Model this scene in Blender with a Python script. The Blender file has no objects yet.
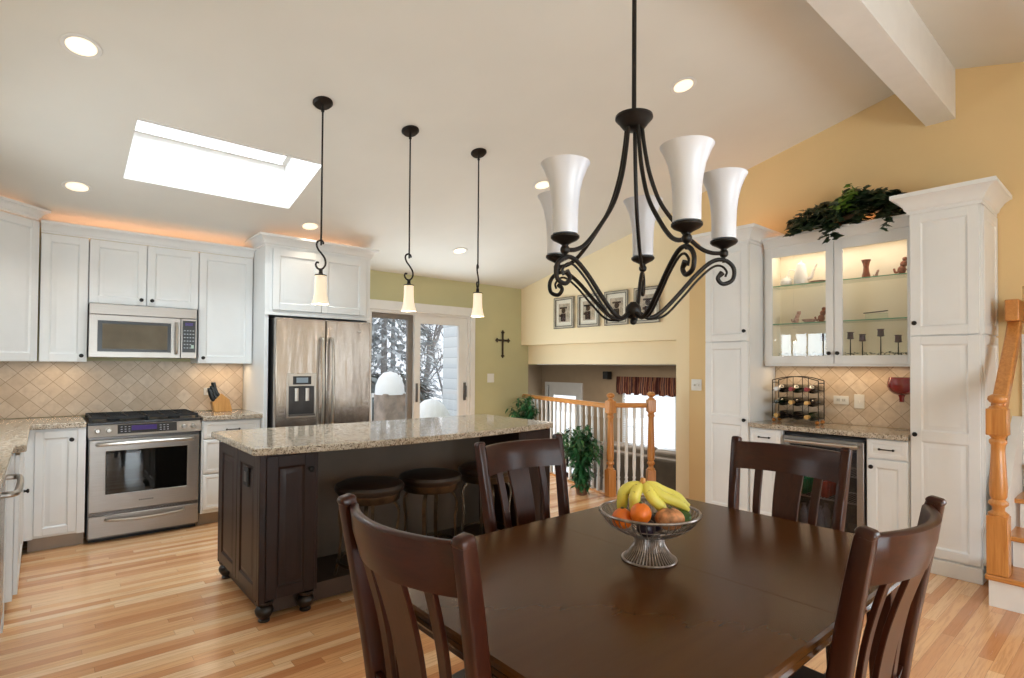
# light levels
WORLD=3.0; P_REAR=195; P_SINK=65; P_DOOR=95; P_SKY=125; P_LOW=45; P_FAM=70; P_UP=1.5; P_UC=1.9; P_DISP=4; P_CAN=14; P_PEND=3; EXPO=-.87
import bpy, bmesh, math, random
from mathutils import Vector, Matrix, Euler
PI = math.pi
SC = bpy.context.scene
COL = SC.collection
def lin(c):
    return tuple(((v/255)/12.92 if v/255 <= .04045 else ((v/255+.055)/1.055)**2.4) for v in c)
# ------------------------------------------------------------------ mesh builder
class MB:
    def __init__(s): s.v=[]; s.f=[]; s.m=[]; s.cm=0
    def add(s, vs, fs):
        o=len(s.v); s.v+= [tuple(v) for v in vs]
        for f in fs: s.f.append([i+o for i in f]); s.m.append(s.cm)
        return s
    def box(s,x0,y0,z0,x1,y1,z1):
        if x0>x1:x0,x1=x1,x0
        if y0>y1:y0,y1=y1,y0
        if z0>z1:z0,z1=z1,z0
        return s.add([(x0,y0,z0),(x1,y0,z0),(x1,y1,z0),(x0,y1,z0),(x0,y0,z1),(x1,y0,z1),(x1,y1,z1),(x0,y1,z1)],
            [(0,3,2,1),(4,5,6,7),(0,1,5,4),(1,2,6,5),(2,3,7,6),(3,0,4,7)])
    def rbox(s,x0,y0,z0,x1,y1,z1,r=.005,n=3):
        # box with rounded vertical edges (in plan)
        pts=[]
        for cx,cy,a in ((x1-r,y1-r,0),(x0+r,y1-r,90),(x0+r,y0+r,180),(x1-r,y0+r,270)):
            for k in range(n+1):
                t=math.radians(a+90*k/n); pts.append((cx+r*math.cos(t),cy+r*math.sin(t)))
        return s.prism(pts,z0,z1)
    def prism(s,poly,z0,z1):
        n=len(poly)
        return s.add([(p[0],p[1],z0) for p in poly]+[(p[0],p[1],z1) for p in poly],
            [tuple(reversed(range(n))),tuple(range(n,2*n))]+[(i,(i+1)%n,n+(i+1)%n,n+i) for i in range(n)])
    def loft(s,rings,cap=True,closed=False):
        n=len(rings[0]); vs=[p for r in rings for p in r]; fs=[]
        m=len(rings)
        for k in range(m if closed else m-1):
            a=k*n; b=((k+1)%m)*n
            for i in range(n): fs.append((a+i,a+(i+1)%n,b+(i+1)%n,b+i))
        if cap and not closed: fs+= [tuple(reversed(range(n))),tuple(range((m-1)*n,m*n))]
        return s.add(vs,fs)
    def lathe(s,prof,c=(0,0,0),seg=24,cap=True,axis='z'):
        rings=[]
        for r,z in prof:
            ring=[]
            for i in range(seg):
                a=2*PI*i/seg; p=(r*math.cos(a),r*math.sin(a),z)
                if axis=='y': p=(p[0],-p[2],p[1])
                elif axis=='x': p=(p[2],p[0],p[1])
                ring.append((p[0]+c[0],p[1]+c[1],p[2]+c[2]))
            rings.append(ring)
        return s.loft(rings,cap)
    def sphere(s,c,r,seg=14,sc=(1,1,1)):
        n=max(5,seg//2); rings=[]
        for k in range(n+1):
            t=PI*k/n; rr=max(math.sin(t),.02); z=-math.cos(t)
            rings.append([(c[0]+sc[0]*r*rr*math.cos(2*PI*i/seg),c[1]+sc[1]*r*rr*math.sin(2*PI*i/seg),c[2]+sc[2]*r*z) for i in range(seg)])
        return s.loft(rings)
    def tube(s,pts,rad,seg=8,sec=None,closed=False,up=None,cap=True):
        # sweep; sec = list of (a,b) section points (unit) overriding the circle
        P=[Vector(p) for p in pts]; n=len(P)
        R=rad if isinstance(rad,list) else [rad]*n
        sec=sec or [(math.cos(2*PI*i/seg),math.sin(2*PI*i/seg)) for i in range(seg)]
        T=[]
        for i in range(n):
            a=P[(i-1)%n] if (i>0 or closed) else P[0]; b=P[(i+1)%n] if (i<n-1 or closed) else P[-1]
            t=b-a; T.append(t.normalized() if t.length>1e-9 else Vector((0,0,1)))
        if up is not None: u=Vector(up)
        else:
            u=Vector((0,0,1)) if abs(T[0].z)<.9 else Vector((1,0,0))
        rings=[]
        for i in range(n):
            if up is not None: u=Vector(up)
            u=(u-T[i]*u.dot(T[i]))
            if u.length<1e-6: u=T[i].orthogonal()
            u.normalize(); w=T[i].cross(u)
            r=R[i]; ra,rb=(r if isinstance(r,(list,tuple)) else (r,r))
            rings.append([tuple(P[i]+u*(q[0]*ra)+w*(q[1]*rb)) for q in sec])
        return s.loft(rings,cap,closed)
    def beam(s,pts,w,h,up=(0,0,1),closed=False):
        # rectangular section: h along up, w sideways
        sq=[(-.5,-.5),(.5,-.5),(.5,.5),(-.5,.5)]
        ww=w if isinstance(w,(list,tuple)) else [w]*len(pts)
        hh=h if isinstance(h,(list,tuple)) else [h]*len(pts)
        return s.tube(pts,[(hh[i],ww[i]) for i in range(len(pts))],sec=sq,up=up,closed=closed)
    def torus(s,c,R,r,seg=32,sg=8,axis='z'):
        pts=[]
        for i in range(seg):
            a=2*PI*i/seg; p=(R*math.cos(a),R*math.sin(a),0)
            if axis=='y': p=(p[0],0,p[1])
            if axis=='x': p=(0,p[0],p[1])
            pts.append((c[0]+p[0],c[1]+p[1],c[2]+p[2]))
        return s.tube(pts,r,sg,closed=True,up={'z':(0,0,1),'y':(0,1,0),'x':(1,0,0)}[axis])
    def insert(s,x0,z0,x1,z1,y,prof):
        # nested rectangular rings on a plane facing -y; prof = (inset, depth)
        rings=[[(x0+a,y+d,z0+a),(x1-a,y+d,z0+a),(x1-a,y+d,z1-a),(x0+a,y+d,z1-a)] for a,d in prof]
        n=4; vs=[p for r in rings for p in r]; fs=[]
        for k in range(len(rings)-1):
            for i in range(4): fs.append((k*4+i,k*4+(i+1)%4,k*4+4+(i+1)%4,k*4+4+i))
        k=(len(rings)-1)*4; fs.append((k,k+1,k+2,k+3))
        return s.add(vs,fs)
    def ring(s,o,i,y0,y1):
        # rectangular frame in one piece: outer and inner (x0,z0,x1,z1), from y0 (front) to y1
        def q(r,y): return [(r[0],y,r[1]),(r[2],y,r[1]),(r[2],y,r[3]),(r[0],y,r[3])]
        return s.loft([q(o,y1),q(o,y0),q(i,y0),q(i,y1)],closed=True)
    def sweep_h(s,path,prof,side=1):
        # prof: closed list of (out, z); path: plan polyline; mitred
        P=[Vector((p[0],p[1])) for p in path]; n=len(P); rings=[]
        for i in range(n):
            d0=(P[i]-P[i-1]).normalized() if i>0 else None
            d1=(P[i+1]-P[i]).normalized() if i<n-1 else None
            if d0 is None: d0=d1
            if d1 is None: d1=d0
            n0=Vector((d0.y,-d0.x))*side; n1=Vector((d1.y,-d1.x))*side
            m=(n0+n1); m=m/ max(1e-6,(1+n0.dot(n1)))
            rings.append([(P[i].x+m.x*o,P[i].y+m.y*o,z) for o,z in prof])
        return s.loft(rings)
    def xf(s,M):
        s.v=[tuple(M@Vector(v)) for v in s.v]; return s
    def obj(s,name,mat,parent=None,bevel=0,sub=0,angle=35,recalc=True,segs=2):
        me=bpy.data.meshes.new(name); me.from_pydata(s.v,[],s.f)
        mats=mat if isinstance(mat,(list,tuple)) else [mat]
        for m in mats: me.materials.append(m)
        if len(mats)>1: me.polygons.foreach_set('material_index',s.m)
        if recalc:
            bm=bmesh.new(); bm.from_mesh(me); bmesh.ops.recalc_face_normals(bm,faces=bm.faces); bm.to_mesh(me); bm.free()
        me.polygons.foreach_set('use_smooth',[True]*len(me.polygons))
        me.set_sharp_from_angle(angle=math.radians(angle))
        o=bpy.data.objects.new(name,me); COL.objects.link(o)
        if parent: o.parent=parent
        if bevel:
            b=o.modifiers.new('bevel','BEVEL'); b.width=bevel; b.segments=segs; b.limit_method='ANGLE'; b.angle_limit=math.radians(40); b.harden_normals=False
        if sub:
            b=o.modifiers.new('sub','SUBSURF'); b.levels=sub; b.render_levels=sub
        return o
def tag(o,label=None,cat=None,group=None,kind=None):
    if label: o['label']=label
    if cat: o['category']=cat
    if group: o['group']=group
    if kind: o['kind']=kind
    return o
def E(name,loc,rz=0,label=None,cat=None,group=None,kind=None):
    o=bpy.data.objects.new(name,None); COL.objects.link(o); o.location=loc; o.rotation_euler=(0,0,math.radians(rz)); o.empty_display_size=.1
    return tag(o,label,cat,group,kind)
def copy_tree(o,parent=None,**kw):
    c=o.copy(); COL.objects.link(c)
    if parent: c.parent=parent
    for ch in [x for x in SC.objects if x.parent==o]: copy_tree(ch,c)
    if kw: tag(c,**kw)
    return c
def bez(P,n=16):
    # catmull-rom through points
    P=[Vector(p) for p in P]; Q=[P[0]*2-P[1]]+P+[P[-1]*2-P[-2]]; out=[]
    for i in range(1,len(Q)-2):
        for k in range(n):
            t=k/n; a,b,c,d=Q[i-1],Q[i],Q[i+1],Q[i+2]
            out.append(.5*((2*b)+(c-a)*t+(2*a-5*b+4*c-d)*t*t+(3*b-a-3*c+d)*t**3))
    out.append(P[-1]); return out
# ------------------------------------------------------------------ materials
MATS={}
class NT:
    def __init__(s,name):
        s.m=bpy.data.materials.new(name); s.m.use_nodes=True; s.t=s.m.node_tree; s.b=s.t.nodes['Principled BSDF']; s.tc=None
        MATS[name]=s.m
    def n(s,typ,**kw):
        x=s.t.nodes.new(typ)
        for k,v in kw.items():
            if hasattr(x,k) and not k.startswith('i_'): setattr(x,k,v)
        return x
    def l(s,a,b): s.t.links.new(a,b)
    def coord(s,scale=(1,1,1),rot=(0,0,0),loc=(0,0,0),kind='Object'):
        tc=s.n('ShaderNodeTexCoord'); mp=s.n('ShaderNodeMapping')
        mp.inputs['Scale'].default_value=scale; mp.inputs['Rotation'].default_value=rot; mp.inputs['Location'].default_value=loc
        s.l(tc.outputs[kind],mp.inputs['Vector']); return mp.outputs['Vector']
    def noise(s,vec,scale=5,detail=4,rough=.5,dist=0):
        x=s.n('ShaderNodeTexNoise'); x.inputs['Scale'].default_value=scale; x.inputs['Detail'].default_value=detail; x.inputs['Roughness'].default_value=rough; x.inputs['Distortion'].default_value=dist
        s.l(vec,x.inputs['Vector']); return x.outputs['Fac']
    def ramp(s,fac,stops,interp='LINEAR'):
        x=s.n('ShaderNodeValToRGB'); e=x.color_ramp; e.interpolation=interp
        while len(e.elements)<len(stops): e.elements.new(.5)
        for k,(p,c) in enumerate(stops):
            e.elements[k].position=p; e.elements[k].color=(*(lin(c) if len(c)==3 and max(c)>1.01 else c),1) if len(c)==3 else c
        s.l(fac,x.inputs['Fac']); return x.outputs['Color']
    def mix(s,fac,a,b,mode='MIX'):
        x=s.n('ShaderNodeMix'); x.data_type='RGBA'; x.blend_type=mode
        for i,v in ((0,fac),(6,a),(7,b)):
            if hasattr(v,'is_linked'): s.l(v,x.inputs[i])
            elif i==0: x.inputs[0].default_value=v
            else: x.inputs[i].default_value=(*lin(v),1)
        return x.outputs[2]
    def set(s,base=None,rough=None,metal=None,**kw):
        if base is not None:
            if hasattr(base,'is_linked'): s.l(base,s.b.inputs['Base Color'])
            else: s.b.inputs['Base Color'].default_value=(*lin(base),1)
        if rough is not None:
            if hasattr(rough,'is_linked'): s.l(rough,s.b.inputs['Roughness'])
            else: s.b.inputs['Roughness'].default_value=rough
        if metal is not None: s.b.inputs['Metallic'].default_value=metal
        for k,v in kw.items():
            s.b.inputs[k.replace('_',' ')].default_value=v
        return s
    def bump(s,h,strength=.2,dist=.01):
        x=s.n('ShaderNodeBump'); x.inputs['Strength'].default_value=strength; x.inputs['Distance'].default_value=dist
        s.l(h,x.inputs['Height']); s.l(x.outputs['Normal'],s.b.inputs['Normal']); return s
def plain(name,c,rough=.5,metal=0,var=0,scale=8,bump=0,bscale=200,**kw):
    t=NT(name); v=t.coord()
    if var:
        f=t.noise(v,scale,3); c2=tuple(max(0,x*(1-var)) for x in c)
        t.set(t.ramp(f,[(.3,c2),(.7,c)]),rough,metal,**kw)
    else: t.set(c,rough,metal,**kw)
    if bump: t.bump(t.noise(v,bscale,2),bump,.002)
    return t.m
M={}
M['white']=plain('cabinet_white',(228,229,229),.38,var=.03,scale=3)
M['trimwhite']=plain('trim_white',(230,228,225),.4,var=.02)
M['ceil']=plain('ceiling_paint',(224,222,216),.9,var=.02,scale=2,bump=.08)
M['tan']=plain('tan_paint',(226,196,146),.85,var=.03,scale=1.5,bump=.06)
M['cream']=plain('cream_paint',(236,219,184),.85,var=.02,scale=1.5,bump=.06)
M['green']=plain('green_paint',(196,190,148),.85,var=.04,scale=2,bump=.1)
M['taupe']=plain('taupe_paint',(166,144,118),.85,var=.03)
M['bronze']=plain('dark_bronze',(34,28,25),.42,.5,var=.3,scale=40)
M['bronze_stool']=plain('stool_bronze',(84,70,54),.32,.8,var=.3,scale=20)
M['black']=plain('black_plastic',(18,18,20),.3,var=.1)
M['blackmatte']=plain('black_matte',(22,22,24),.6,var=.1)
M['leather']=plain('dark_leather',(36,24,20),.4,var=.2,scale=30,bump=.15,bscale=120)
M['plastic']=plain('white_plastic',(228,226,220),.35,var=.02)
M['snow']=plain('snow',(245,247,250),.9,var=.03)
M['ext_white']=plain('exterior_white',(250,250,250),.6,var=.03)
def steel(name,c=(196,190,184),r=.3,sc=(1,1,60)):
    t=NT(name); v=t.coord(sc); f=t.noise(v,6,3); t.set(t.ramp(f,[(.3,tuple(x*.93 for x in c)),(.7,c)]),t.ramp(f,[(.2,(r-.06,)*3+(1,)),(.8,(r+.08,)*3+(1,))]),.95)
    t.b.inputs['Anisotropic'].default_value=.3; return t.m
def steelw(name):
    # brushed door sheet, slightly wavy so that reflections stretch
    t=NT(name); v=t.coord((3,3,.5)); f=t.noise(v,2.2,2); v2=t.coord((1,1,120)); g=t.noise(v2,5,2)
    t.set(t.ramp(g,[(.3,(166,156,146)),(.7,(184,176,168))]),.24,.95); t.bump(f,.5,.02); return t.m
M['steel']=steel('brushed_steel',(166,160,154),.36); M['fridge']=steelw('fridge_steel')
M['steeldark']=steel('dark_steel',(110,106,104),.35)
M['chrome']=plain('satin_nickel',(184,178,170),.33,.95,var=.05)
def granite():
    t=NT('granite'); v=t.coord()
    a=t.noise(v,120,3,.6); b=t.noise(v,38,4,.6); vo=t.n('ShaderNodeTexVoronoi'); vo.inputs['Scale'].default_value=170; t.l(v,vo.inputs['Vector'])
    c1=t.ramp(b,[(.3,(150,136,118)),(.5,(188,176,158)),(.7,(206,196,182))])
    c2=t.mix(t.ramp(a,[(.52,(0,0,0,1)),(.6,(1,1,1,1))]),c1,(92,76,62))
    c3=t.mix(t.ramp(vo.outputs['Distance'],[(.12,(1,1,1,1)),(.25,(0,0,0,1))]),c2,(48,40,36))
    t.set(c3,.08); return t.m
M['granite']=granite()
def oakfloor():
    t=NT('oak_strip_floor'); tc=t.n('ShaderNodeTexCoord'); sp=t.n('ShaderNodeSeparateXYZ'); t.l(tc.outputs['Object'],sp.inputs[0])
    def mth(op,a,b=None):
        x=t.n('ShaderNodeMath'); x.operation=op
        for i,v in enumerate((a,b)):
            if v is None: continue
            if hasattr(v,'is_linked'): t.l(v,x.inputs[i])
            else: x.inputs[i].default_value=v
        return x.outputs[0]
    yy=mth('DIVIDE',sp.outputs['Y'],.0572); row=mth('FLOOR',yy); fy=mth('FRACT',yy)
    wn=t.n('ShaderNodeTexWhiteNoise'); wn.noise_dimensions='1D'; t.l(row,wn.inputs['W'])
    xx=mth('DIVIDE',mth('ADD',sp.outputs['X'],mth('MULTIPLY',wn.outputs['Value'],9.0)),1.15); bi=mth('FLOOR',xx); fx=mth('FRACT',xx)
    cb=t.n('ShaderNodeCombineXYZ'); t.l(row,cb.inputs[0]); t.l(bi,cb.inputs[1])
    w2=t.n('ShaderNodeTexWhiteNoise'); w2.noise_dimensions='2D'; t.l(cb.outputs[0],w2.inputs['Vector'])
    tone=t.ramp(w2.outputs['Value'],[(0,(200,138,92)),(.25,(222,166,116)),(.6,(234,184,134)),(1,(244,208,166))])
    # every board gets its own stretch of grain
    mp=t.n('ShaderNodeCombineXYZ'); t.l(mth('ADD',mth('MULTIPLY',sp.outputs['X'],2.2),mth('MULTIPLY',w2.outputs['Value'],40)),mp.inputs[0]); t.l(mth('MULTIPLY',sp.outputs['Y'],46),mp.inputs[1])
    g=t.noise(mp.outputs[0],1.6,5,.62,.9)
    c=t.mix(t.ramp(g,[(.46,(0,0,0,1)),(.75,(.6,.6,.6,1))]),tone,(168,104,60))
    e1=mth('LESS_THAN',fy,.022); e2=mth('LESS_THAN',fx,.0016); ed=mth('MAXIMUM',e1,e2)
    c=t.mix(mth('MULTIPLY',ed,.55),c,(110,66,36))
    t.set(c,t.ramp(g,[(.3,(.2,.2,.2,1)),(.8,(.3,.3,.3,1))])); t.b.inputs['Coat Weight'].default_value=.25; t.b.inputs['Coat Roughness'].default_value=.1
    return t.m
M['floor']=oakfloor()
def wood(name,c1,c2,rough=.3,axis=0,coat=.3,s=1.0):
    t=NT(name); sc=[26*s]*3; sc[axis]=1.6*s
    f=t.noise(t.coord(tuple(sc)),2.2,5,.6,.8); f2=t.noise(t.coord(tuple(x*.25 for x in sc)),2,3,.5,.5)
    c=t.mix(t.ramp(f2,[(.3,(0,0,0,1)),(.8,(.6,.6,.6,1))]),t.ramp(f,[(.3,c1),(.7,c2)]),c1)
    t.set(c,rough); t.b.inputs['Specular IOR Level'].default_value=.5 if coat else (.2 if name=='espresso_table' else .32); t.b.inputs['Coat Weight'].default_value=coat; t.b.inputs['Coat Roughness'].default_value=.15; return t.m
for i,a in enumerate('xyz'):
    M['oak_'+a]=wood('oak_'+a,(178,112,52),(212,150,84),.32,i)
    M['esp_'+a]=wood('espresso_wood_'+a,(42,16,9),(64,28,15),.3,i,.0)
M['table']=wood('espresso_table',(70,41,16),(77,46,19),.22,0,.0,.35)
M['isl']=wood('island_wood',(32,17,12),(46,25,17),.4,2,.0)
def tiles(name,plane):
    # diagonal tumbled tile, grout grooves; plane 'xz' or 'yz'
    t=NT(name); tc=t.n('ShaderNodeTexCoord'); sp=t.n('ShaderNodeSeparateXYZ'); cb=t.n('ShaderNodeCombineXYZ')
    t.l(tc.outputs['Object'],sp.inputs[0]); t.l(sp.outputs['X' if plane=='xz' else 'Y'],cb.inputs['X']); t.l(sp.outputs['Z'],cb.inputs['Y'])
    mp=t.n('ShaderNodeMapping'); mp.inputs['Rotation'].default_value=(0,0,PI/4); t.l(cb.outputs[0],mp.inputs['Vector'])
    br=t.n('ShaderNodeTexBrick'); br.offset=0; br.inputs['Scale'].default_value=1; br.inputs['Brick Width'].default_value=.102; br.inputs['Row Height'].default_value=.102
    br.inputs['Mortar Size'].default_value=.0022; br.inputs['Mortar Smooth'].default_value=.3
    br.inputs['Color1'].default_value=(0,0,0,1); br.inputs['Color2'].default_value=(1,1,1,1)
    t.l(mp.outputs[0],br.inputs['Vector'])
    n=t.noise(tc.outputs['Object'],22,4); c=t.ramp(br.outputs['Color'],[(0,(196,176,152)),(.5,(208,188,164)),(1,(218,202,182))])
    c=t.mix(t.ramp(n,[(.4,(0,0,0,1)),(.75,(.5,.5,.5,1))]),c,(180,158,134)); c=t.mix(br.outputs['Fac'],c,(160,136,112))
    t.set(c,.45); t.bump(br.outputs['Fac'],-.5,.003); return t.m
M['tile_xz']=tiles('tile_range','xz'); M['tile_yz']=tiles('tile_bar','yz')
def glass(name,c=(255,255,255),alpha=.1,rough=0.0):
    # thin pane: mostly clear plus a fresnel mirror
    t=NT(name); nt=t.t; nt.nodes.remove(t.b); out=[x for x in nt.nodes if x.type=='OUTPUT_MATERIAL'][0]
    tr=t.n('ShaderNodeBsdfTransparent'); tr.inputs[0].default_value=(*lin(c),1); gl=t.n('ShaderNodeBsdfGlossy'); gl.inputs['Roughness'].default_value=rough
    fr=t.n('ShaderNodeFresnel'); ge=t.n('ShaderNodeNewGeometry'); mr=t.n('ShaderNodeMapRange'); mr.inputs['To Min'].default_value=1.5; mr.inputs['To Max'].default_value=1/1.5; t.l(ge.outputs['Backfacing'],mr.inputs['Value']); t.l(mr.outputs[0],fr.inputs[0]); mx=t.n('ShaderNodeMixShader'); t.l(fr.outputs[0],mx.inputs[0]); t.l(tr.outputs[0],mx.inputs[1]); t.l(gl.outputs[0],mx.inputs[2]); t.l(mx.outputs[0],out.inputs[0]); return t.m
M['pane']=glass('window_glass'); M['pane_green']=glass('glass_shelf',(247,252,249)); M['shelf_edge']=plain('green_glass_edge',(110,170,140),.1)
M['pane_dark']=glass('smoked_glass',(205,205,208))
def emit(name,c,s,base=(255,255,255),rough=.4):
    t=NT(name); t.set(base,rough); t.b.inputs['Emission Color'].default_value=(*lin(c),1); t.b.inputs['Emission Strength'].default_value=s; return t.m
M['bulb']=emit('warm_bulb',(255,226,170),9.0)
M['can']=emit('can_light_lens',(255,224,170),2.2)
M['strip']=emit('warm_strip_light',(255,180,110),6)
M['frost_on']=emit('lit_frosted_glass',(255,228,190),.75,(240,228,210),.35)
M['frost_off']=plain('white_opal_glass',(212,214,222),.3,var=.01,scale=2,Subsurface_Weight=.0)
M['display']=emit('purple_display',(110,80,190),.35,(20,14,40),.2)
M['displayw']=emit('pale_display',(200,220,230),.5,(40,50,60),.2)
M['leaf']=plain('ivy_leaf',(38,62,34),.45,var=.5,scale=14)
M['leaf_light']=plain('light_leaf',(120,158,58),.5,var=.3,scale=14)
M['leaf_fresh']=plain('fresh_leaf',(58,118,68),.4,var=.45,scale=12)
M['stem']=plain('green_stem',(86,96,52),.6,var=.2)
M['terracotta']=plain('clay_pot',(120,84,60),.7,var=.2)
M['soil']=plain('soil',(50,38,30),.95,var=.4,scale=60)
M['frost_low']=plain('frosted_shrub',(128,138,140),.9,var=.4,scale=5)
M['bark']=plain('tree_bark',(176,172,170),.9,var=.4,scale=12)
M['frost']=plain('snowy_needles',(206,212,216),.9,var=.35,scale=3)
def siding():
    t=NT('lap_siding'); v=t.coord(); w=t.n('ShaderNodeTexWave'); w.wave_type='BANDS'; w.bands_direction='Z'; w.wave_profile='SAW'; w.inputs['Scale'].default_value=1.65; t.l(v,w.inputs['Vector'])
    t.set(t.ramp(w.outputs['Fac'],[(.0,(150,156,162)),(.06,(206,212,216)),(1,(222,226,228))]),.7); return t.m
M['siding']=siding()
def banana():
    t=NT('banana_skin'); v=t.coord(); f=t.noise(v,60,3); g=t.noise(v,9,2)
    c=t.mix(t.ramp(f,[(.66,(0,0,0,1)),(.74,(1,1,1,1))]),t.ramp(g,[(.35,(206,200,84)),(.65,(236,220,104))]),(120,92,40)); t.set(c,.4); return t.m
M['banana']=banana()
M['orange']=plain('orange_peel',(238,118,28),.4,var=.1,scale=30,bump=.3,bscale=300)
M['mango']=plain('blush_fruit',(232,160,108),.55,var=.45,scale=38,bump=.9,bscale=45)
M['plum']=plain('dark_plum',(40,26,44),.3,var=.2)
M['avocado']=plain('green_fruit',(72,110,36),.5,var=.4,scale=20,bump=.3,bscale=90)
M['redglass']=plain('red_glass',(140,8,14),.06,Coat_Weight=1.0,Transmission_Weight=.25)
M['clear']=plain('clear_glass',(240,245,245),.02,Transmission_Weight=1.0,IOR=1.3)
M['bottle_green']=plain('green_bottle',(20,40,22),.08,var=.1,Coat_Weight=.6)
M['bottle_dark']=plain('dark_bottle',(22,14,14),.08,var=.1,Coat_Weight=.6)
M['foil_red']=plain('red_foil',(130,30,34),.3,.3,var=.1); M['foil_gold']=plain('gold_foil',(208,160,92),.3,.5,var=.1); M['foil_white']=plain('white_foil',(220,222,224),.35,.1,var=.05)
M['bronzegold']=plain('amber_feet',(190,120,50),.3,.4,var=.2)
M['china']=plain('white_china',(240,236,228),.15,var=.01,Coat_Weight=.5)
M['figure']=plain('red_brown_ceramic',(168,92,62),.35,var=.4,scale=60)
M['pink']=plain('pinkish_ceramic',(206,166,150),.4,var=.3,scale=50)
M['cream_in']=plain('cabinet_interior',(244,234,214),.5,var=.01)
M['purple']=plain('violet_candle',(92,74,88),.5,var=.2)
M['block']=wood('knife_block_wood',(176,116,50),(214,160,86),.4,2,.2)
M['sofa']=plain('brown_leather_sofa',(112,98,82),.4,var=.25,scale=6)
M['valance']=plain('striped_valance',(120,72,58),.9,var=.5,scale=14)
M['blind']=plain('white_blind',(226,230,236),.6,var=.02)
# ================================================================= ROOM
def st(name,mb,mat,parent=None,**k):
    o=mb.obj(name,mat,parent,**k)
    if not parent: o['kind']='structure'
    return o
XL,XR,YB,YF=-.70,5.10,5.90,-3.2
RY=1.05
def cz(y): return 3.8665-.235*y if y>=RY else (3.8665-.235*RY)-.27*(RY-y)
# floor: strips run along x; the far edge follows the skewed balustrade
N1=(4.63,3.80); NW=(5.24,5.90); N2=(4.96,3.53)
st('floor',MB().prism([(XL,YF),(5.3,YF),(5.3,3.30),(5.16,3.37),(N2[0]+.03,N2[1]+.03),(N1[0]+.02,N1[1]+.04),(NW[0]+.03,NW[1]),(NW[0],6.0),(XL,6.0)],-.12,0),M['floor'])
# back wall (green) with the patio door opening
DX0,DX1,DZ=2.86,4.30,2.03
w=MB(); w.box(XL-.12,YB,-.12,DX0,YB+.14,2.75).box(DX1,YB,-1.3,5.34,YB+.14,2.75).box(5.34,YB,1.40,5.52,YB+.14,2.75).box(DX0,YB,DZ,DX1,YB+.14,2.75)
st('wall_back',w,M['green'])
# left wall with the window over the sink
w=MB(); WY0,WY1,WZ0,WZ1=3.55,4.60,1.08,2.05
w.box(XL-.12,YF,-.12,XL,WY0,3.7).box(XL-.12,WY1,-.12,XL,YB,3.7).box(XL-.12,WY0,-.12,XL,WY1,WZ0).box(XL-.12,WY0,WZ1,XL,WY1,3.7)
st('wall_left',w,M['cream'])
# wall behind the camera, with two large windows
w=MB(); FW=[(-.45,1.05),(1.2,2.7)]; FZ0,FZ1=.35,2.15
xs=[XL]; 
w.box(XL,YF-.12,-.12,5.3,YF,FZ0).box(XL,YF-.12,FZ1,5.3,YF,3.0)
w.box(XL,YF-.12,FZ0,FW[0][0],YF,FZ1).box(FW[0][1],YF-.12,FZ0,FW[1][0],YF,FZ1).box(FW[1][1],YF-.12,FZ0,5.3,YF,FZ1)
st('wall_front',w,M['cream'])
# bar wall (tan): solid from the pier to the stairwell opening
w=MB(); w.box(XR,.60,-.12,XR+.1,3.15,3.62)
w.box(XR,-.42,1.95,XR+.1,.60,3.62); w.box(XR,-.80,-.12,XR+.1,-.42,3.62).box(XR,YF,-.12,XR+.1,-2.7,3.62).box(XR,-2.7,-.12,XR+.1,-.80,.5).box(XR,-2.7,2.2,XR+.1,-.80,3.62)
st('wall_right',w,M['tan'])
# cream wall over the family-room opening
w=MB(); w.box(5.20,3.0,-1.2,5.34,3.37,3.6).box(5.20,3.37,1.676,5.34,YB,3.3)
w.box(5.34,3.0,1.41,5.50,YB,3.2)
st('wall_upper',w,M['cream'])
# ceiling: two sloping planes with a skylight opening
SX0,SX1,SY0,SY1=.43,1.60,4.12,4.86
def slab(mb,x0,x1,y0,y1,t=.10):
    mb.loft([[(x0,y0,cz(y0)),(x1,y0,cz(y0)),(x1,y0,cz(y0)+t),(x0,y0,cz(y0)+t)],[(x0,y1,cz(y1)),(x1,y1,cz(y1)),(x1,y1,cz(y1)+t),(x0,y1,cz(y1)+t)]])
w=MB(); slab(w,XL-.1,5.45,RY,SY0); slab(w,XL-.1,SX0,SY0,SY1); slab(w,SX1,5.45,SY0,SY1); slab(w,XL-.1,5.45,SY1,6.05)
slab(w,XL-.1,5.45,YF-.1,RY)
st('ceiling',w,M['ceil'])
st('trim_1',MB().box(XL,.955,3.228,XR,1.135,3.64),M['trimwhite'])
# skylight: flared shaft, curb frame and glass
sk=MB()
h=.34
c0=[(SX0,SY0),(SX1,SY0),(SX1,SY1),(SX0,SY1)]; c1=[(SX0+.02,SY0+.02),(SX1-.08,SY0+.02),(SX1-.08,SY1-.10),(SX0+.02,SY1-.10)]
for i in range(4):
    a,b=c0[i],c0[(i+1)%4]; c,d=c1[(i+1)%4],c1[i]
    dx,dy=(b[1]-a[1]),-(b[0]-a[0]); L=math.hypot(dx,dy); dx,dy=dx/L*.03,dy/L*.03
    lo=[(a[0],a[1],cz(a[1])+.001),(b[0],b[1],cz(b[1])+.001)]; hi=[(c[0],c[1],cz(c[1])+h),(d[0],d[1],cz(d[1])+h)]
    q=lo+hi; sk.add(q+[(x+dx,y+dy,z) for x,y,z in q],[(0,1,2,3),(7,6,5,4),(0,4,5,1),(1,5,6,2),(2,6,7,3),(3,7,4,0)])
sky=st('window_1',sk,M['trimwhite'],recalc=True)
fr=MB()
def rimz(y): return cz(y)+h-.02
X0,X1,Y0,Y1=SX0+.02,SX1-.08,SY0+.02,SY1-.10
for (xa,ya,xb,yb) in ((X0,Y0,X1,Y0),(X0,Y1,X1,Y1),(X0,Y0,X0,Y1),(X1,Y0,X1,Y1)):
    fr.beam([(xa,ya,rimz(ya)),(xb,yb,rimz(yb))],.05,.04)
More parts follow.
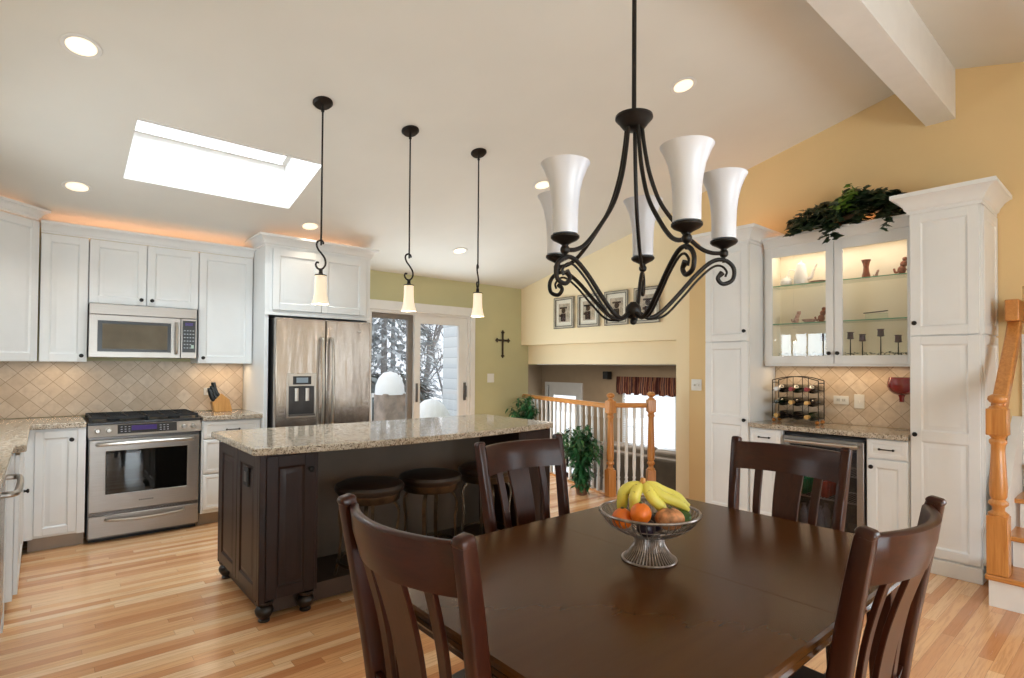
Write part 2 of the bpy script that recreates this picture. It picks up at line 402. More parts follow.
fr.obj('window_frame',M['trimwhite'],sky)
bl=MB(); bl.beam([(X0+.03,Y0+.25,rimz(Y0+.25)-.03),(X1-.04,Y0+.25,rimz(Y0+.25)-.03)],.018,.018); bl.obj('blind_rail',M['chrome'],sky)
g=MB(); g.add([(X0,Y0,rimz(Y0)+.03),(X1,Y0,rimz(Y0)+.03),(X1,Y1,rimz(Y1)+.03),(X0,Y1,rimz(Y1)+.03),(X0,Y0,rimz(Y0)+.036),(X1,Y0,rimz(Y0)+.036),(X1,Y1,rimz(Y1)+.036),(X0,Y1,rimz(Y1)+.036)],[(0,1,2,3),(7,6,5,4),(0,1,5,4),(1,2,6,5),(2,3,7,6),(3,0,4,7)])
g.obj('window_pane',M['pane'],sky)
# windows behind and beside the camera
def window(name,loc,rz,w,h,nx,nz,sill=True):
    r=E(name,loc,rz,kind='structure'); f=MB()
    f.box(0,-.02,0,.06,.06,h).box(w-.06,-.02,0,w,.06,h).box(0.06,-.02,0,w-.06,.06,.06).box(.06,-.02,h-.06,w-.06,.06,h)
    f.obj('window_frame',M['trimwhite'],r)
    m=MB()
    for i in range(1,nx): m.box(w*i/nx-.012,.01,.06,w*i/nx+.012,.04,h-.06)
    for i in range(1,nz): m.box(.06,.012,h*i/nz-.012,w-.06,.038,h*i/nz+.012)
    m.obj('muntin_grid',M['trimwhite'],r)
    MB().box(.05,.022,.05,w-.05,.028,h-.05).obj('window_pane',M['pane'],r)
    return r
window('window_2',(XL-.02,WY0,WZ0),90,WY1-WY0,WZ1-WZ0,4,2)
window('window_6',(XR+.02,-.80,.5),-90,1.9,1.7,3,3)  # unseen window added on the right wall to let in more light
for i,(a,b) in enumerate(FW): window('window_%d'%(3+i),(b,YF-.02,FZ0),180,b-a,FZ1-FZ0,4,4)
# stairwell beyond the bar wall
w=MB(); w.box(5.2,.62,-.12,7.2,.74,4.2).box(5.2,-.56,-.12,7.2,-.44,4.2).box(7.2,-.56,-.12,7.32,.74,4.2).box(5.2,-.5,3.7,7.2,.7,3.8)
st('wall_stairwell',w,M['tan'])
# family room: lower level seen through the opening
FZ=-1.1
w=MB(); w.prism([(4.2,1.2),(8.4,1.2),(8.4,8.75),(5.8,8.75),(5.4,6.0),(4.2,6.0)],FZ-.1,FZ); st('floor_lower',w,plain('family_carpet',(150,134,112),.95,var=.1,scale=60))
w=MB(); w.prism([(5.50,1.2),(8.35,1.2),(8.35,8.75),(5.80,8.75),(5.50,6.1)],1.41,1.55); st('ceiling_lower',w,M['ceil'])
w=MB(); FX=8.2; wy0,wy1,wz0,wz1=5.28,6.46,-.42,.98; dy0,dy1,dz1=7.50,8.42,.98
w.box(FX,1.2,FZ,FX+.15,wy0,1.5).box(FX,wy1,FZ,FX+.15,dy0,1.5).box(FX,dy1,FZ,FX+.15,8.75,1.5).box(FX,wy0,FZ,FX+.15,wy1,wz0).box(FX,wy0,wz1,FX+.15,wy1,1.5).box(FX,dy0,dz1,FX+.15,dy1,1.5)
w.box(5.86,8.62,FZ,FX,8.75,1.5).box(5.52,1.1,FZ,FX,1.2,1.5).box(4.2,1.1,FZ,5.52,1.2,-.13).box(4.1,1.1,FZ,4.2,6.0,-.12).box(4.2,5.92,FZ,5.32,6.04,-.12)
st('wall_lower',w,M['taupe'])
w=MB(); w.prism([(5.34,6.04),(5.45,6.04),(5.86,8.75),(5.75,8.75)],FZ-.5,3.3); st('wall_siding',w,M['siding'])
# family-room window: frame, blind slats, valance
r=window('window_5',(FX+.03,wy1,wz0),-90,wy1-wy0,wz1-wz0,2,2)
bl=MB()
for i in range(34):
    z=.05+i*.04; bl.add([(.05,-.055,z),(wy1-wy0-.05,-.055,z),(wy1-wy0-.05,-.03,z+.012),(.05,-.03,z+.012),(.05,-.055,z+.002),(wy1-wy0-.05,-.055,z+.002),(wy1-wy0-.05,-.03,z+.014),(.05,-.03,z+.014)],[(0,1,2,3),(7,6,5,4),(0,4,5,1),(1,5,6,2),(2,6,7,3),(3,7,4,0)])
bl.obj('blind_slats',M['blind'],r)
vt=NT('valance_stripe'); vv=vt.coord(); ww=vt.n('ShaderNodeTexWave'); ww.bands_direction='Y'; ww.inputs['Scale'].default_value=5; ww.inputs['Distortion'].default_value=1.5; vt.l(vv,ww.inputs['Vector'])
vt.set(vt.ramp(ww.outputs['Fac'],[(.1,(70,34,30)),(.4,(128,70,56)),(.7,(176,128,92)),(.9,(90,60,60))]),.9)
v=MB(); n=90
for k in range(n+1): pass
rings=[]
for k in range(n+1):
    y=wy0-.06+(wy1-wy0+.14)*k/n; x=FX-.06-.03*math.sin(k*1.05)-.012*math.sin(k*2.3)
    rings.append([(x,y,.885+.015*math.sin(k*.5)),(x-.012,y,1.0),(x,y,1.2),(x+.02,y,1.2),(x+.012,y,.885+.015*math.sin(k*.5))])
v.loft(rings); tag(v.obj('valance',vt.m),'dark red and tan striped valance above the blind in the lower room','curtain')
# family-room glazed door
r=E('door_2',(FX+.02,dy1,FZ),-90,kind='structure'); W=dy1-dy0; H=dz1-FZ
f=MB(); f.box(-.07,-.05,0,.0,.06,H+.07).box(W,-.05,0,W+.07,.06,H+.07).box(0,-.05,H,W,.06,H+.07); f.obj('door_casing',M['trimwhite'],r)
f=MB(); f.box(0,0,0,.14,.05,H).box(W-.14,0,0,W,.05,H).box(.14,0,0,W-.14,.05,.25).box(.14,0,H-.20,W-.14,.05,H); f.obj('door_leaf',M['trimwhite'],r)
MB().box(.13,.02,.24,W-.13,.03,H-.19).obj('door_pane',M['pane'],r)
# patio sliding door
d=E('door_1',(DX0,YB,0),0,kind='structure'); W=DX1-DX0
f=MB(); f.box(-.07,-.025,0,0,0,DZ+.085).box(W,-.025,0,W+.07,0,DZ+.085).box(-.07,-.03,DZ,W+.07,0,DZ+.11); f.obj('door_casing',M['trimwhite'],d,bevel=.004)
f=MB(); f.box(0,0,0,.035,.13,DZ).box(W-.035,0,0,W,.13,DZ).box(.035,0,DZ-.03,W-.035,.13,DZ).box(.035,0,0,W-.035,.13,.04); f.obj('door_track',M['trimwhite'],d)
def leaf(x0,x1,y,st_,top,mat,nm,sr=None):
    sr=sr or st_
    f=MB(); f.box(x0,y,.04,x0+st_,y+.045,DZ-.03).box(x1-sr,y,.04,x1,y+.045,DZ-.03).box(x0+st_,y,.04,x1-sr,y+.045,.16).box(x0+st_,y,DZ-.03-top,x1-sr,y+.045,DZ-.03)
    o=f.obj(nm,mat,d,bevel=.003); MB().box(x0+st_-.005,y+.02,.15,x1-sr+.005,y+.026,DZ-.025-top).obj('door_pane',M['pane'],o); return o
M['grayframe']=plain('screen_frame_gray',(128,120,112),.5,.2)
leaf(.03,.635,.068,.045,.06,M['grayframe'],'fixed_door_leaf',.085)
lf=leaf(.615,W-.03,.02,.085,.10,M['trimwhite'],'sliding_door_leaf',.13)
hb=MB(); hb.rbox(.635,.0,.93,.66,.02,1.16,.004).rbox(W-.09,-.004,.93,W-.06,.02,1.16,.004); hb.tube([(W-.075,-.004,.96),(W-.075,-.03,.98),(W-.075,-.03,1.11),(W-.075,-.004,1.13)],.006); hb.obj('door_handle',M['steeldark'],lf)
# baseboards
bb=MB(); bb.box(XL,YF+.001,0,4.9,YF+.016,.11); st('baseboard_front',bb,M['trimwhite'])
bb=MB(); bb.box(DX1+.07,YB-.016,0,5.18,YB-.001,.11); st('baseboard_back',bb,M['trimwhite'])
# ================================================================= CABINETS (local: x right, y into the cabinet, z up)
RP=[(0,0),(.010,.009),(.016,.009),(.040,.002),(.041,.002)]
def door_mb(x0,z0,x1,z1,y,panels=None,s=.058,t=.02):
    mb=MB(); 
    if panels is None: panels=[(z0+s,z1-s)]
    mb.box(x0,y,z0,x0+s,y+t,z1).box(x1-s,y,z0,x1,y+t,z1)
    zz=z0
    for a,b in panels:
        mb.box(x0+s,y,zz,x1-s,y+t,a); mb.insert(x0+s,a,x1-s,b,y,RP); zz=b
    mb.box(x0+s,y,zz,x1-s,y+t,z1); return mb
def slab_mb(x0,z0,x1,z1,y,s=.03,t=.02):
    mb=MB(); mb.insert(x0,z0,x1,z1,y+t,[(0,0),(0,-t+.004),(.006,-t),(s,-t),(s+.004,-t+.003),(s+.010,-t+.003),(s+.02,-t)]); return mb
KN=[(.0,-.030),(.010,-.029),(.0155,-.024),(.0155,-.019),(.009,-.014),(.006,-.008),(.009,-.002),(.010,0)]
def knob(x,z,y,par,mat=None):
    mb=MB(); mb.lathe([(r,yy) for r,yy in KN],(0,0,0),14,axis='z')
    mb.v=[(a+x,c+y,b+z) for a,b,c in mb.v]
    return mb.obj('knob',mat or M['bronze'],par)
def pull(x,z,y,par,w=.10,mat=None,r=.0045):
    mb=MB(); mb.tube(bez([(x-w/2,y,z),(x-w/2,y-.024,z),(x-w/4,y-.029,z),(x,y-.027,z),(x+w/4,y-.029,z),(x+w/2,y-.024,z),(x+w/2,y,z)],4),r,8)
    for s in (-1,1): mb.sphere((x+s*w/2,y-.022,z),.009,10)
    return mb.obj('handle',mat or M['bronze'],par)
def door(par,x0,z0,x1,z1,y,kx=None,kz=None,mat=None,panels=None,s=.058,name='door',kn=True):
    o=door_mb(x0,z0,x1,z1,y,panels,s).obj(name,mat or M['white'],par,bevel=.0015,segs=1)
    if kx is not None and kn: knob(kx,kz,y,o)
    return o
def drawer(par,x0,z0,x1,z1,y,mat=None,hw=.10):
    o=slab_mb(x0,z0,x1,z1,y).obj('drawer',mat or M['white'],par); pull((x0+x1)/2,(z0+z1)/2,y,o,hw); return o
CROWN=[(0,0),(.006,0),(.006,.014),(.014,.020),(.018,.034),(.034,.056),(.052,.068),(.058,.070),(.058,.088),(.0,.088)]
def crown(par,path,z,sc=1.0,mat=None,side=1):
    mb=MB(); mb.sweep_h(path,[(a*sc,z+b*sc) for a,b in CROWN],side); return mb.obj('crown_moulding',mat or M['white'],par,angle=25)
W_=M['white']
# ---- range wall uppers; local origin at left/front-bottom on plane y=5.57
def upper(x0,x1,z0,z1,doors,label,y=5.57,yb=5.90,top=None,cr=None,kn=None,rail=False):
    r=E('wall_cabinet',(x0,y,0),0,label,'cabinet'); w=x1-x0
    MB().box(0,.021,z0,w,yb-y-.002,z1).obj('cabinet_box',W_,r,bevel=.001,segs=1)
    n=doors; g=.003
    for i in range(n):
        a=w*i/n+g; b=w*(i+1)/n-g
        kx=(b-.035 if (n==1 and kn=='r') or (n==2 and i==0) else a+.035)
        door(r,a,z0+.004,b,z1-.004,0,kx,z0+.05)
    return r
# crown along the whole run is a thing of its own: one continuous moulding
upper(-.02,.275,1.39,2.385,1,'narrow white wall cabinet left of the microwave',kn='r')
upper(.278,1.058,1.865,2.385,2,'short two-door white cabinet directly above the microwave')
upper(1.061,1.514,1.385,2.385,1,'single-door white wall cabinet between microwave and fridge',kn='l')
mb=MB(); mb.sweep_h([(1.516,5.575),(-.02,5.575)],[(a,2.385+b) for a,b in CROWN],-1)
tag(mb.obj('crown_moulding',W_,None,angle=25),'long white crown moulding running over the microwave cabinets','moulding')
mb=MB(); mb.box(-.02,5.58,1.365,.272,5.60,1.389); 
# light rail under right and left cabinet
c=E('corner_wall_cabinet',(-.37,5.22,0),45,'taller white corner wall cabinet set diagonally at the left edge','cabinet')
w=.495
mb=MB(); mb.box(0,.021,1.39,w,.24,2.47); mb.prism([(0.0,.24),(w,.24),(w-.24,.47),(.24,.47)],1.39,2.47); mb.obj('cabinet_box',W_,c)
door(c,.012,1.394,w-.012,2.462,0,.05,1.44); crown(c,[(-.10,.26),(-.0,.0),(w-.03,.0),(w-.03,.12)],2.47,.95)
# ---- left-wall upper beyond the frame keeps the corner closed
r=E('wall_cabinet',(-.37,4.64,0),90,'white wall cabinet on the left wall beside the diagonal corner cabinet','cabinet')
MB().box(0,.021,1.39,.56,.326,2.385).obj('cabinet_box',W_,r)
for i in range(2): door(r,.28*i+.003,1.394,.28*i+.277,2.38,0,.245 if i==0 else .31,1.44)
# ---- microwave
m=E('microwave',(.28,5.50,1.43),0,'stainless over-the-range microwave with black window','microwave'); w=.755
MB().box(0,.03,0,w,.398,.43).obj('housing',M['steeldark'],m)
vs=MB().box(0,.0,.345,w,.03,.43); vs.obj('top_vent_panel',M['steel'],m,bevel=.003)
f=MB(); f.ring((0,0,.63,.34),(.055,.045,.56,.295),0,.03).obj('door',M['steel'],m,bevel=.002)
dm=[o for o in SC.objects if o.parent==m and o.name.startswith('door')][0]
f=MB(); f.box(.055,.006,.045,.56,.02,.295).obj('window',M['black'],dm)
mt=plain('microwave_mesh_window',(104,94,78),.6,.0,var=.15,Specular_IOR_Level=.2)
MB().box(.085,.0035,.068,.535,.008,.272).obj('mesh_screen',mt,dm)
hb=MB(); hb.tube(bez([(.598,.0,.04),(.598,-.035,.06),(.598,-.04,.17),(.598,-.035,.28),(.598,.0,.30)],5),(.012),10); hb.obj('handle',M['chrome'],dm)
cp=MB().box(.635,0,0,w,.03,.34).obj('control_panel',M['steel'],m,bevel=.002)
MB().box(.645,-.003,.05,.745,.004,.325).obj('key_panel',M['black'],cp)
MB().box(.665,-.0045,.282,.725,-.002,.308).obj('display',M['display'],cp)
kb=MB()
for i in range(4):
    for j in range(6):
        if not(i>2 and j<2): kb.box(.656+i*.022,-.0045,.085+j*.030,.668+i*.022,-.002,.093+j*.030)
kb.obj('keys',plain('key_grey',(150,156,160),.5),cp)
MB().box(.712,-.005,.085,.732,-.002,.115).obj('start_key',plain('pale_green_key',(170,190,176),.5),cp)
# ---- range
r=E('kitchen_range',(.272,5.27,0),0,'stainless slide-in range with black cooktop and oven window','stove'); w=.763
MB().box(.008,.03,.03,w-.008,.615,.905).obj('body',M['steeldark'],r)
MB().box(.02,.06,0,w-.02,.58,.03).obj('toe_base',M['blackmatte'],r)
ct=MB().box(-.004,.0,.905,w+.004,.62,.925).obj('cooktop',M['black'],r,bevel=.004)
for k,(bx,by) in enumerate(((.17,.17),(.17,.46),(.59,.17),(.59,.46),(.38,.31))):
    b=MB(); b.lathe([(.045,.925),(.045,.936),(.03,.94),(.028,.948),(.0,.949)],(bx,by,0),18); b.obj('burner',M['blackmatte'],ct)
for k in range(2):
    g=MB(); a=.02+k*.365; b=a+.355
    for y in (.05,.57): g.box(a,y-.008,.945,b,y+.008,.962)
    for x in (a,b): g.box(x-.008,.05,.945,x+.008,.57,.962)
    for x in (a+.12,a+.235): g.box(x-.006,.05,.948,x+.006,.57,.962)
    for y in (.17,.31,.46): g.box(a,y-.006,.948,b,y+.006,.962)
    for x in (a,b):
        for y in (.05,.57): g.box(x-.01,y-.01,.925,x+.01,y+.01,.946)
    g.obj('grate',M['blackmatte'],ct)
# control panel, canted
cp=MB(); cp.loft([[(x,-.015,.815),(x,.04,.815),(x,.04,.915),(x,.012,.915)] for x in (.0,w)]); cp=cp.obj('control_panel',M['steel'],r,bevel=.003)
def onp(x,z,d=0): # point on the canted face
    t=(z-.815)/.1; return (x,-.015+.027*t-d,z)
q=MB(); q.loft([[onp(x,.832,-.004),onp(x,.832,.002),onp(x,.900,.002),onp(x,.900,-.004)] for x in (.185,.585)]); q.obj('display_panel',M['black'],cp)
q=MB(); q.loft([[onp(x,.853,-.001),onp(x,.853,.003),onp(x,.890,.003),onp(x,.890,-.001)] for x in (.275,.445)]); q.obj('display',M['display'],cp)
q=MB()
for xx in (.205,.23,.255,.465,.49,.515): 
    for zz in (.845,.862,.880): q.loft([[onp(x,zz,.0),onp(x,zz,.003),onp(x,zz+.005,.003),onp(x,zz+.005,.0)] for x in (xx,xx+.012)])
q.obj('keys',plain('key_pale',(170,170,180),.5),cp)
for kx in (.06,.13,.635,.705):
    q=MB(); q.lathe([(.022,0),(.022,-.006),(.017,-.008),(.016,-.03),(.013,-.033),(0,-.033)],(0,0,0),16); q.v=[(a+kx,c+onp(0,.862)[1],b+.862) for a,b,c in q.v]; q.box(kx-.003,onp(0,.862)[1]-.037,.848,kx+.003,onp(0,.862)[1]-.028,.876); q.obj('control_knob',M['chrome'],cp)
# oven door
od=MB(); od.ring((.012,.235,w-.012,.79),(.115,.365,.665,.70),0,.03); od=od.obj('oven_door',M['steel'],r,bevel=.004)
MB().box(.11,.007,.36,.67,.028,.705).obj('oven_window',plain('oven_glass',(10,12,11),.04,Coat_Weight=.8),od)
hb=MB(); hb.tube(bez([(.06,.0,.755),(.08,-.035,.757),(.2,-.052,.76),(w/2,-.058,.762),(w-.2,-.052,.76),(w-.08,-.035,.757),(w-.06,0,.755)],6),.0135,10); hb.obj('handle',M['chrome'],od)
# small maker's lettering plate
q=MB()
for k in range(8): q.box(.332+k*.0125,-.0015,.292,.341+k*.0125,.001,.302)
q.obj('nameplate',M['steeldark'],od)
dr=MB().box(.012,0,.045,w-.012,.03,.205).obj('warming_drawer',M['steel'],r,bevel=.004)
hb=MB(); hb.tube(bez([(.12,.0,.175),(.14,-.03,.172),(.26,-.045,.165),(w/2,-.05,.162),(w-.26,-.045,.165),(w-.14,-.03,.172),(w-.12,0,.175)],6),(.011),10); hb.obj('handle',M['chrome'],dr)
q=MB()
for k in range(34): q.box(.03+k*.0208,.004,.212,.042+k*.0208,.02,.226)
q.box(.012,.012,.206,w-.012,.03,.232); q.obj('vent_slots',M['steeldark'],r)
# ---- base cabinets
def base_box(r,w,d=.60,z1=.895,toe=True,mat=W_,toemat=None,name='cabinet_box'):
    MB().box(0,.021,.105,w,d,z1).obj(name,mat,r,bevel=.001,segs=1)
    MB().box(0,.085,0,w,d,.104).obj('toe_kick',toemat or M['toe'],r)
M['toe']=plain('taupe_toe_kick',(168,154,140),.6,var=.05)
r=E('base_cabinet',(-.06,5.265,0),0,'white base cabinet with one door left of the range','cabinet'); base_box(r,.322)
door(r,.030,.125,.272,.878,0,.238,.812,s=.05); MB().box(-.022,.003,.105,.027,.021,.895).box(.275,.003,.105,.322,.021,.895).obj('face_frame',W_,r)
r=E('base_cabinet',(1.042,5.265,0),0,'white three-drawer base cabinet between range and fridge','cabinet'); base_box(r,.476)
for a,b in ((.742,.885),(.445,.732),(.135,.435)): drawer(r,.012,a,.464,b,0)
# left run: sink base bumped out, then dishwasher, then more cabinets towards the camera
r=E('corner_base_cabinet',(-.082,3.985,0),90,'white sink base cabinet on the left wall bumped out past the dishwasher','cabinet')
MB().box(0,.021,.105,1.28,.60,.895).box(1.19,.0,.105,1.302,.021,.895).obj('cabinet_box',W_,r); MB().box(0.0,.06,0,1.28,.60,.104).obj('toe_kick',M['toe'],r)
for i in range(2): door(r,.02+.46*i,.13,.02+.46*i+.44,.88,0)
door(r,.95,.13,1.18,.88,0,1.12,.49)
r=E('dishwasher',(-.132,3.235,0),90,'stainless dishwasher with a bar handle at the left edge','dishwasher')
MB().box(0,.03,.10,.60,.565,.885).obj('body',M['steeldark'],r); dd=MB().box(.004,0,.115,.596,.03,.885).obj('door',M['fridge'],r,bevel=.004)
hb=MB(); hb.tube(bez([(.05,0,.80),(.055,-.045,.80),(.12,-.058,.80),(.30,-.062,.80),(.48,-.058,.80),(.545,-.045,.80),(.55,0,.80)],6),.014,10); hb.obj('handle',M['chrome'],dd)
MB().box(.0,.07,0,.60,.56,.098).obj('toe_kick',M['toe'],r)
MB().box(.606,.0,.0,.74,.03,.885).obj('filler_panel',W_,r)
r=E('base_cabinet',(-.132,1.19,0),90,'white base cabinets under the sink counter nearer than the dishwasher','cabinet'); base_box(r,2.04,.565)
for i in range(3): door(r,.02+.505*i,.13,.50+.505*i,.72,0,.06+.505*i,.66); drawer(r,.02+.505*i,.735,.50+.505*i,.88,0)
door(r,1.535,.13,2.015,.88,0)
# countertops
c=E('countertop',(0,0,0),0,'speckled granite countertop wrapping the left corner up to the range','countertop')
mb=MB(); mb.prism([(XL+.002,1.3),(-.105,1.3),(-.105,3.94),(-.055,3.99),(-.055,5.235),(.262,5.235),(.262,5.895),(XL+.002,5.895)],.898,.937); mb.obj('stone_slab',M['granite'],c,bevel=.005)
sk_=MB(); sk_.rbox(-.52,2.0,.9375,-.20,2.75,.939,.04).obj('sink_rim',M['steel'],c)
mb=MB().box(1.046,5.235,.898,1.530,5.895,.937).obj('countertop',M['granite'],None,bevel=.005); tag(mb,'short granite countertop holding the knife block','countertop')
# backsplash
mb=MB().box(-.69,5.884,.94,1.516,5.898,1.40); tag(mb.obj('tile_backsplash',M['tile_xz']),'beige diagonal tile backsplash behind the range','backsplash')
# outlets
def outlet(name,loc,rz,label,kind='outlet',w=.07,h=.115,horiz=False,group=None):
    r=E(name,loc,rz,label,kind,group); 
    if horiz: w,h=h,w
    MB().rbox(-w/2,-.006,-h/2,w/2,0,h/2,.002).obj('cover_plate',M['plastic'],r,bevel=.002)
    if kind=='outlet':
        for s in (-1,1):
            q=MB(); cx,cz_=(s*.02,0) if horiz else (0,s*.02)
            q.rbox(cx-.016,-.008,cz_-.013,cx+.016,-.004,cz_+.013,.003); q.obj('socket_face',plain('outlet_face',(205,203,196),.4),r)
            q=MB()
            for t in (-1,1): q.box(cx+t*.006-.001,-.0085,cz_-.005,cx+t*.006+.001,-.0075,cz_+.005)
            q.obj('socket_slots',M['blackmatte'],r)
    else:
        n=max(1,round(w/.055)-0) if w>.09 else 1
        for i in range(n):
            cx=(i-(n-1)/2)*.046; q=MB(); q.box(cx-.005,-.014,-.012,cx+.005,-.004,.008).obj('toggle',M['plastic'],r)
    return r
outlet('wall_outlet',(1.23,5.883,1.12),0,'white horizontal outlet on tile beside the knife block','outlet',horiz=True)
# knife block
k=E('knife_block',(1.285,5.70,.937),0,'slanted wooden knife block full of black-handled knives','knife block')
mb=MB(); prof=[(-.065,0),(.085,0),(.06,.11),(-.01,.17),(-.085,.085)]
mb.loft([[(x,y,z) for x,z in prof] for y in (-.05,.05)]); mb.obj('wooden_block',M['block'],k,bevel=.004)
# handles stick out of the upper left slanted face
nx,nz=-.75,.66
kk=0
for i,(u) in enumerate((.25,.5,.75)):
    for j,y in enumerate((-.034,-.011,.012,.035)):
        bx=-.085+.075*u; bz=.085+.085*u; L=.13 if i==2 else .10+.010*((j*7+i*3)%3)
        p=[(bx-.002*nx,y,bz-.002*nz),(bx+nx*.01*1,y,bz+nz*.02),(bx+nx*.30*L,y,bz+nz*.6*L+.012),(bx+nx*.42*L,y,bz+L*.95)]
        q=MB(); q.tube(bez(p,4),[(.013,.009)]*len(bez(p,4)),8); q.obj('knife_handle',M['black'],k)
# ================================================================= FRIDGE
r=E('fridge_surround_cabinet',(1.52,5.18,0),0,'white cabinet with two doors boxing in the fridge from above','cabinet'); w=1.02
MB().box(0,.04,0,.035,.715,2.46).obj('side_panel',W_,r,bevel=.002); MB().box(w-.035,.04,0,w,.715,2.46).obj('side_panel',W_,r,bevel=.002)
MB().box(.035,.06,1.845,w-.035,.715,2.46).obj('cabinet_box',W_,r)
MB().box(.0355,.04,1.845,.06,.06,2.46).box(w-.06,.04,1.845,w-.0355,.06,2.46).box(.06,.04,1.845,w-.06,.06,1.875).box(.06,.04,2.42,w-.06,.06,2.46).obj('face_frame',W_,r)
door(r,.062,1.878,.508,2.435,.02,s=.06); door(r,.512,1.878,w-.062,2.435,.02,s=.06)
MB().box(-.004,.028,1.83,w+.004,.06,1.852).obj('bottom_rail',W_,r,bevel=.003)
crown(r,[(0,.715),(0,.04),(w,.04),(w,.715)],2.455,1.15)
f=E('refrigerator',(1.575,5.07,0),0,'stainless french-door refrigerator with water dispenser beside the island','refrigerator'); w=.905
MB().box(.008,.07,.04,w-.008,.78,1.80).obj('body',M['steeldark'],f); MB().box(.03,.05,0,w-.03,.7,.04).obj('toe_grille',M['blackmatte'],f)
a=MB().box(0,0,.66,w/2-.003,.07,1.80).obj('door',M['fridge'],f,bevel=.008,segs=3)
b=MB().box(w/2+.003,0,.66,w,.07,1.80).obj('door',M['fridge'],f,bevel=.008,segs=3)
dz=MB().box(0,0,.06,w,.07,.65).obj('freezer_drawer',M['fridge'],f,bevel=.008,segs=3)
for par,x in ((a,w/2-.045),(b,w/2+.045)):
    q=MB(); q.tube(bez([(x,0,.80),(x,-.045,.83),(x,-.062,1.0),(x,-.07,1.22),(x,-.062,1.44),(x,-.045,1.60),(x,0,1.63)],6),(.016,.013),10); q.obj('handle',M['chrome'],par)
q=MB(); q.tube(bez([(.12,0,.58),(.14,-.05,.58),(w/2,-.065,.58),(w-.14,-.05,.58),(w-.12,0,.58)],6),.014,10); q.obj('handle',M['chrome'],dz)
dp=MB(); x0,x1=.095,.365; dp.box(x0,-.006,.90,x0+.02,.004,1.30).box(x1-.02,-.006,.90,x1,.004,1.30).box(x0+.02,-.006,1.185,x1-.02,.004,1.30).box(x0+.02,-.006,.90,x1-.02,.004,.93); dp=dp.obj('dispenser',M['chrome'],a,bevel=.003)
MB().box(x0+.055,-.009,1.20,x1-.05,-.003,1.275).obj('display_panel',M['black'],dp)
MB().box(x0+.085,-.011,1.215,x1-.08,-.006,1.262).obj('display',M['displayw'],dp)
MB().box(x0+.02,-.002,.93,x1-.02,.0005,1.185).obj('recess',plain('dispenser_recess',(70,68,68),.35,.6,var=.2),dp)
MB().box(x0+.02,-.03,.915,x1-.02,-.002,.93).obj('drip_tray',M['steeldark'],dp)
for xx in (.07,.165): MB().rbox(x0+xx,-.02,1.05,x0+xx+.035,-.003,1.165,.006).obj('paddle',M['chrome'],dp)
q=MB(); q.lathe([(.02,0),(.02,-.003),(0,-.003)],(0,0,0),16); q.v=[(p[0]+.56*1.4,p[2],p[1]*.45+1.70) for p in q.v]; q.obj('badge',M['chrome'],b)
# ================================================================= ISLAND
IX0,IX1,IY0,IY1=.885,3.03,3.085,3.97; IT=.94
r=E('kitchen_island',(IX0,IY0,0),0,'dark brown kitchen island with panelled end doors and bun feet','kitchen island'); L=IX1-IX0; D=IY1-IY0
I=M['isl']
MB().box(.021,.021,.12,.30,D-.021,.90).obj('end_cabinet',I,r); MB().box(L-.31,.021,.12,L-.021,D,.90).obj('end_cabinet',I,r)
MB().box(.30,.50,.12,L-.31,D-.021,.90).obj('centre_cabinet',I,r)
MB().box(.05,.08,.02,L-.05,D-.06,.12).obj('plinth',plain('island_plinth',(70,52,40),.5,var=.1),r)
MB().box(.30,.485,.12,L-.31,.499,.90).obj('back_panel',plain('stained_back_panel',(92,78,64),.5,var=.15,scale=4),r)
MB().box(.0,.0,.105,.035,.035,.90).obj('corner_post',I,r,bevel=.004); MB().box(.0,D-.03,.105,.03,D,.90).obj('corner_post',I,r,bevel=.004)
# left end: two tall doors facing -x
for k,(y0,y1) in enumerate(((.035,.44),(.448,.855))):
    mb=door_mb(y0,.12,y1,.885,0,None,.065); R=Matrix.Rotation(math.radians(-90),4,'Z')
    # local (x=y position) -> along +y, face towards -x
    mb.v=[(v[1],v[0],v[2]) for v in mb.v]; dd=mb.obj('door',I,r,bevel=.0015,segs=1)
    if k==0:
        q=MB(); q.box(-.010,.19,.70,.0,.275,.805).obj('outlet_cover',M['blackmatte'],dd,bevel=.003)
        q=MB(); q.box(-.013,.212,.725,-.009,.252,.78).obj('outlet_face',M['steeldark'],dd)
dd=door(r,.036,.12,.298,.885,0,.268,.80,I,s=.06)
MB().box(.298,.0,.12,.312,.5,.90).obj('inner_side_panel',I,r)
dd=door(r,L-.312,.12,L-.03,.885,0,L-.285,.80,I,s=.06)
MB().box(L-.034,.0,.105,L,.035,.90).obj('corner_post',I,r,bevel=.004); MB().box(L-.021,.03,.12,L-.0,D,.90).obj('end_panel',I,r); MB().box(L-.325,.0,.12,L-.313,.5,.90).obj('inner_side_panel',I,r)
BUN=[(.026,0),(.030,.004),(.030,.012),(.024,.018),(.036,.030),(.046,.050),(.048,.064),(.040,.080),(.030,.088),(.044,.096),(.046,.104),(.046,.112)]
for x,y in ((.045,.045),(.265,.045),(.045,D-.05),(L-.265,.045),(L-.05,.045),(L-.05,D-.05)):
    MB().lathe(BUN,(x,y,0),20).obj('bun_foot',plain('foot_black',(26,18,15),.3,var=.1) if x==.045 and y==.045 else bpy.data.materials['foot_black'],r)
